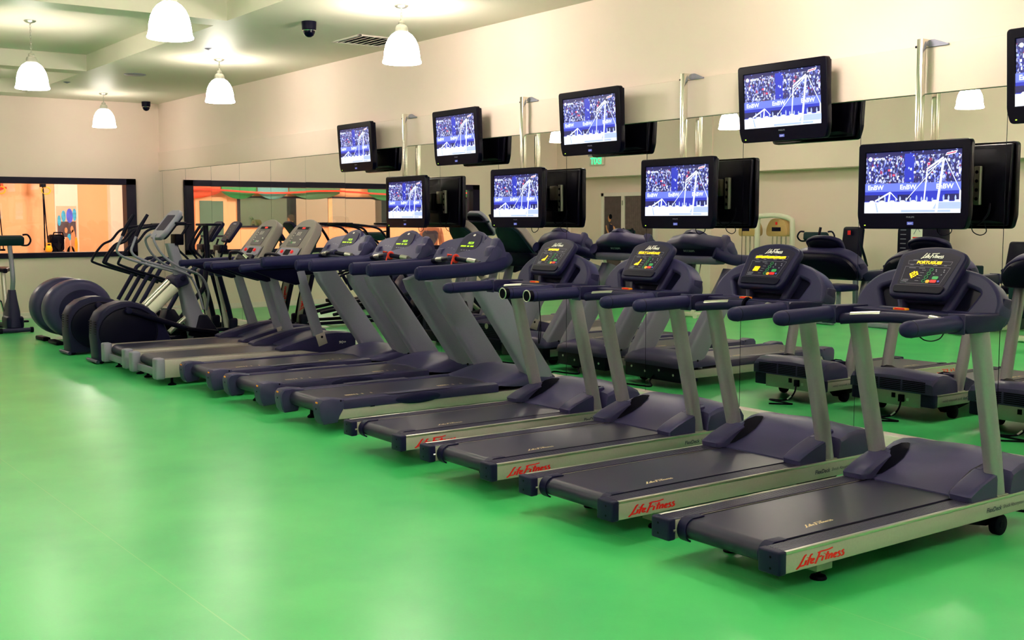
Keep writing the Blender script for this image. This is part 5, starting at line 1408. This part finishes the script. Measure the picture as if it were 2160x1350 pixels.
# ---- person in the studio, seen in the mirror
def person(x, y, rz):
    r = empty('person', (x, y, 0), rz)
    V = [(0, 0, .95), (0, .0, 1.15), (0, .0, 1.36), (0, .0, 1.47), (0, .01, 1.53),          # pelvis, waist, chest, neck base, neck top
         (.17, 0, 1.40), (.22, .0, 1.16), (.235, .06, .93), (.235, .10, .84),
         (-.17, 0, 1.40), (-.22, .0, 1.16), (-.235, .06, .93), (-.235, .10, .84),
         (.095, 0, .88), (.105, .02, .50), (.11, -.02, .09), (.115, .13, .03),
         (-.095, 0, .88), (-.105, .02, .50), (-.11, -.02, .09), (-.115, .13, .03)]
    E_ = [(0, 1), (1, 2), (2, 3), (3, 4), (2, 5), (5, 6), (6, 7), (7, 8), (2, 9), (9, 10), (10, 11), (11, 12), (0, 13), (13, 14), (14, 15), (15, 16), (0, 17), (17, 18), (18, 19), (19, 20)]
    RD = [(.15, .11), (.14, .10), (.16, .11), (.07, .065), (.055, .058), (.062, .06), (.042, .042), (.032, .032), (.028, .02), (.062, .06), (.042, .042), (.032, .032), (.028, .02),
          (.088, .09), (.06, .062), (.042, .045), (.04, .028), (.088, .09), (.06, .062), (.042, .045), (.04, .028)]
    def skin(name, idx, grow, m):
        mp = {j: i for i, j in enumerate(idx)}
        me = bpy.data.meshes.new(name)
        me.from_pydata([V[j] for j in idx], [(mp[a], mp[b]) for a, b in E_ if a in mp and b in mp], [])
        o = bpy.data.objects.new(name, me); COL.objects.link(o); o.parent = r
        md = o.modifiers.new('Skin', 'SKIN'); sv = me.skin_vertices[0].data
        for i, j in enumerate(idx): sv[i].radius = (RD[j][0] + grow, RD[j][1] + grow); sv[i].use_root = (i == 0)
        s2 = o.modifiers.new('Sub', 'SUBSURF'); s2.levels = 2; s2.render_levels = 2
        me.materials.append(m); return o
    body = skin('body', list(range(len(V))), 0, M['skin'])
    skin('tshirt', [0, 1, 2, 5, 9], .014, M['tshirt']); skin('trousers', [0, 13, 14, 15, 17, 18, 19], .012, M['plastic'])
    mb = MB(); rings = []
    for z, rx, ry, dy in ((1.50, .045, .05, .0), (1.53, .058, .075, .02), (1.57, .068, .088, .018), (1.63, .074, .094, .008), (1.68, .074, .095, 0), (1.73, .062, .08, -.005), (1.76, .03, .04, -.008)):
        rings.append([Vector((rx * math.cos(a), dy + ry * math.sin(a), z)) for a in [2 * PI * k / 20 for k in range(20)]])
    mb.loft(rings)
    mb.loft([[Vector((a * w, .088 + d, z)) for a in (-1, 1)] + [Vector((0, .088 + d + p, z))] for z, w, d, p in ((1.655, .008, 0, .008), (1.615, .016, 0, .03), (1.605, .014, 0, .012))])
    hd = mb.build('head', M['skin'], r)
    for s in (-1, 1):
        MB().lathe([(.0, -.009), (.009, -.004), (.010, 0), (.009, .004), (0, .009)], 10, Matrix.Translation((s * .03, .090, 1.65))).build('eye', M['deep'], hd)
        MB().box((s * .075, .0, 1.63), (.016, .035, .06), .007, 2).build('ear', M['skin'], hd)
        for k in range(5):
            q = (s * .235 + (k - 2) * .014 * s, .10, .80)
            MB().tube([(s * .235 + (k - 2) * .012, .09, .845), q, (q[0], .115 if k else .13, .765 + .012 * abs(k - 2))], [.010, .009, .007], 8).build('finger', M['skin'], r)
    MB().box((0, .096, 1.575), (.045, .01, .010), .004).build('mouth', M['maroon'], hd)
    mb = MB(); rings = []
    for z, rx, ry, dy in ((1.60, .070, .06, -.045), (1.65, .079, .082, -.025), (1.70, .080, .095, -.012), (1.745, .068, .088, -.006), (1.775, .034, .045, -.006)):
        rings.append([Vector((rx * math.cos(a), dy + ry * math.sin(a), z)) for a in [2 * PI * k / 20 for k in range(20)]])
    mb.loft(rings); mb.build('hair', M['hair'], hd)
    tag(r, 'person in a grey t-shirt standing in the studio, seen in the mirror', 'person')
person(-1.0, -6.28, R_(-60))

# studio lights
for i, (x, y) in enumerate(((-2.4, -.6), (-2.6, -4.4), (-2.6, -8.2), (-2.4, -11.4))):
    r = MB().lathe([(.20, 3.0), (.20, 2.96), (.17, 2.94), (0, 2.935)], 28).build('ceiling_light', DOMES[0]); r.location = (x, y, 0)
    tag(r, 'round studio ceiling light beyond the window, %s from the mirror side' % ['first', 'second', 'third', 'fourth'][i], 'lamp', 'studio ceiling lights')
    li = bpy.data.lights.new('bulb', 'POINT'); li.energy = 80; li.shadow_soft_size = .2; li.color = (1, .90, .80)
    lo = bpy.data.objects.new('bulb', li); COL.objects.link(lo); lo.parent = r; lo.location = (0, 0, 2.8)

# ================================================================== CAMERA, WORLD, VIEW
cam = bpy.data.cameras.new('camera'); cam.sensor_width = 36; cam.sensor_fit = 'HORIZONTAL'
cam.lens = 36 * 2425.3 / 2160; cam.clip_start = .05; cam.clip_end = 100
co = bpy.data.objects.new('camera', cam); COL.objects.link(co)
yaw, pit, rol = R_(36.0071), R_(5.0638), R_(-.1319)
fw_ = Vector((-math.cos(yaw), math.sin(yaw), 0)); rt = Vector((fw_.y, -fw_.x, 0)); up_ = Vector((0, 0, 1))
F = fw_ * math.cos(pit) - up_ * math.sin(pit); U = up_ * math.cos(pit) + fw_ * math.sin(pit)
c_, s_ = math.cos(rol), math.sin(rol)
X_ = rt * c_ + U * s_; Y_ = -rt * s_ + U * c_
co.matrix_world = Matrix(((X_.x, Y_.x, -F.x, 20.2), (X_.y, Y_.y, -F.y, -6.99), (X_.z, Y_.z, -F.z, 1.65), (0, 0, 0, 1)))
SC.camera = co
w = bpy.data.worlds.new('world'); SC.world = w; w.use_nodes = True
w.node_tree.nodes['Background'].inputs[0].default_value = (.9, .85, .8, 1); w.node_tree.nodes['Background'].inputs[1].default_value = .05
vs_ = SC.view_settings; vs_.view_transform = 'Standard'; vs_.look = 'None'; vs_.gamma = 1; vs_.use_curve_mapping = False
vs_.exposure = 0.84
SC.cycles.max_bounces = 10; SC.cycles.diffuse_bounces = 4; SC.cycles.glossy_bounces = 6; SC.cycles.transparent_max_bounces = 8
SC.cycles.use_denoising = True
SC.cycles.sample_clamp_indirect = 6
SC.cycles.caustics_reflective = False; SC.cycles.caustics_refractive = False
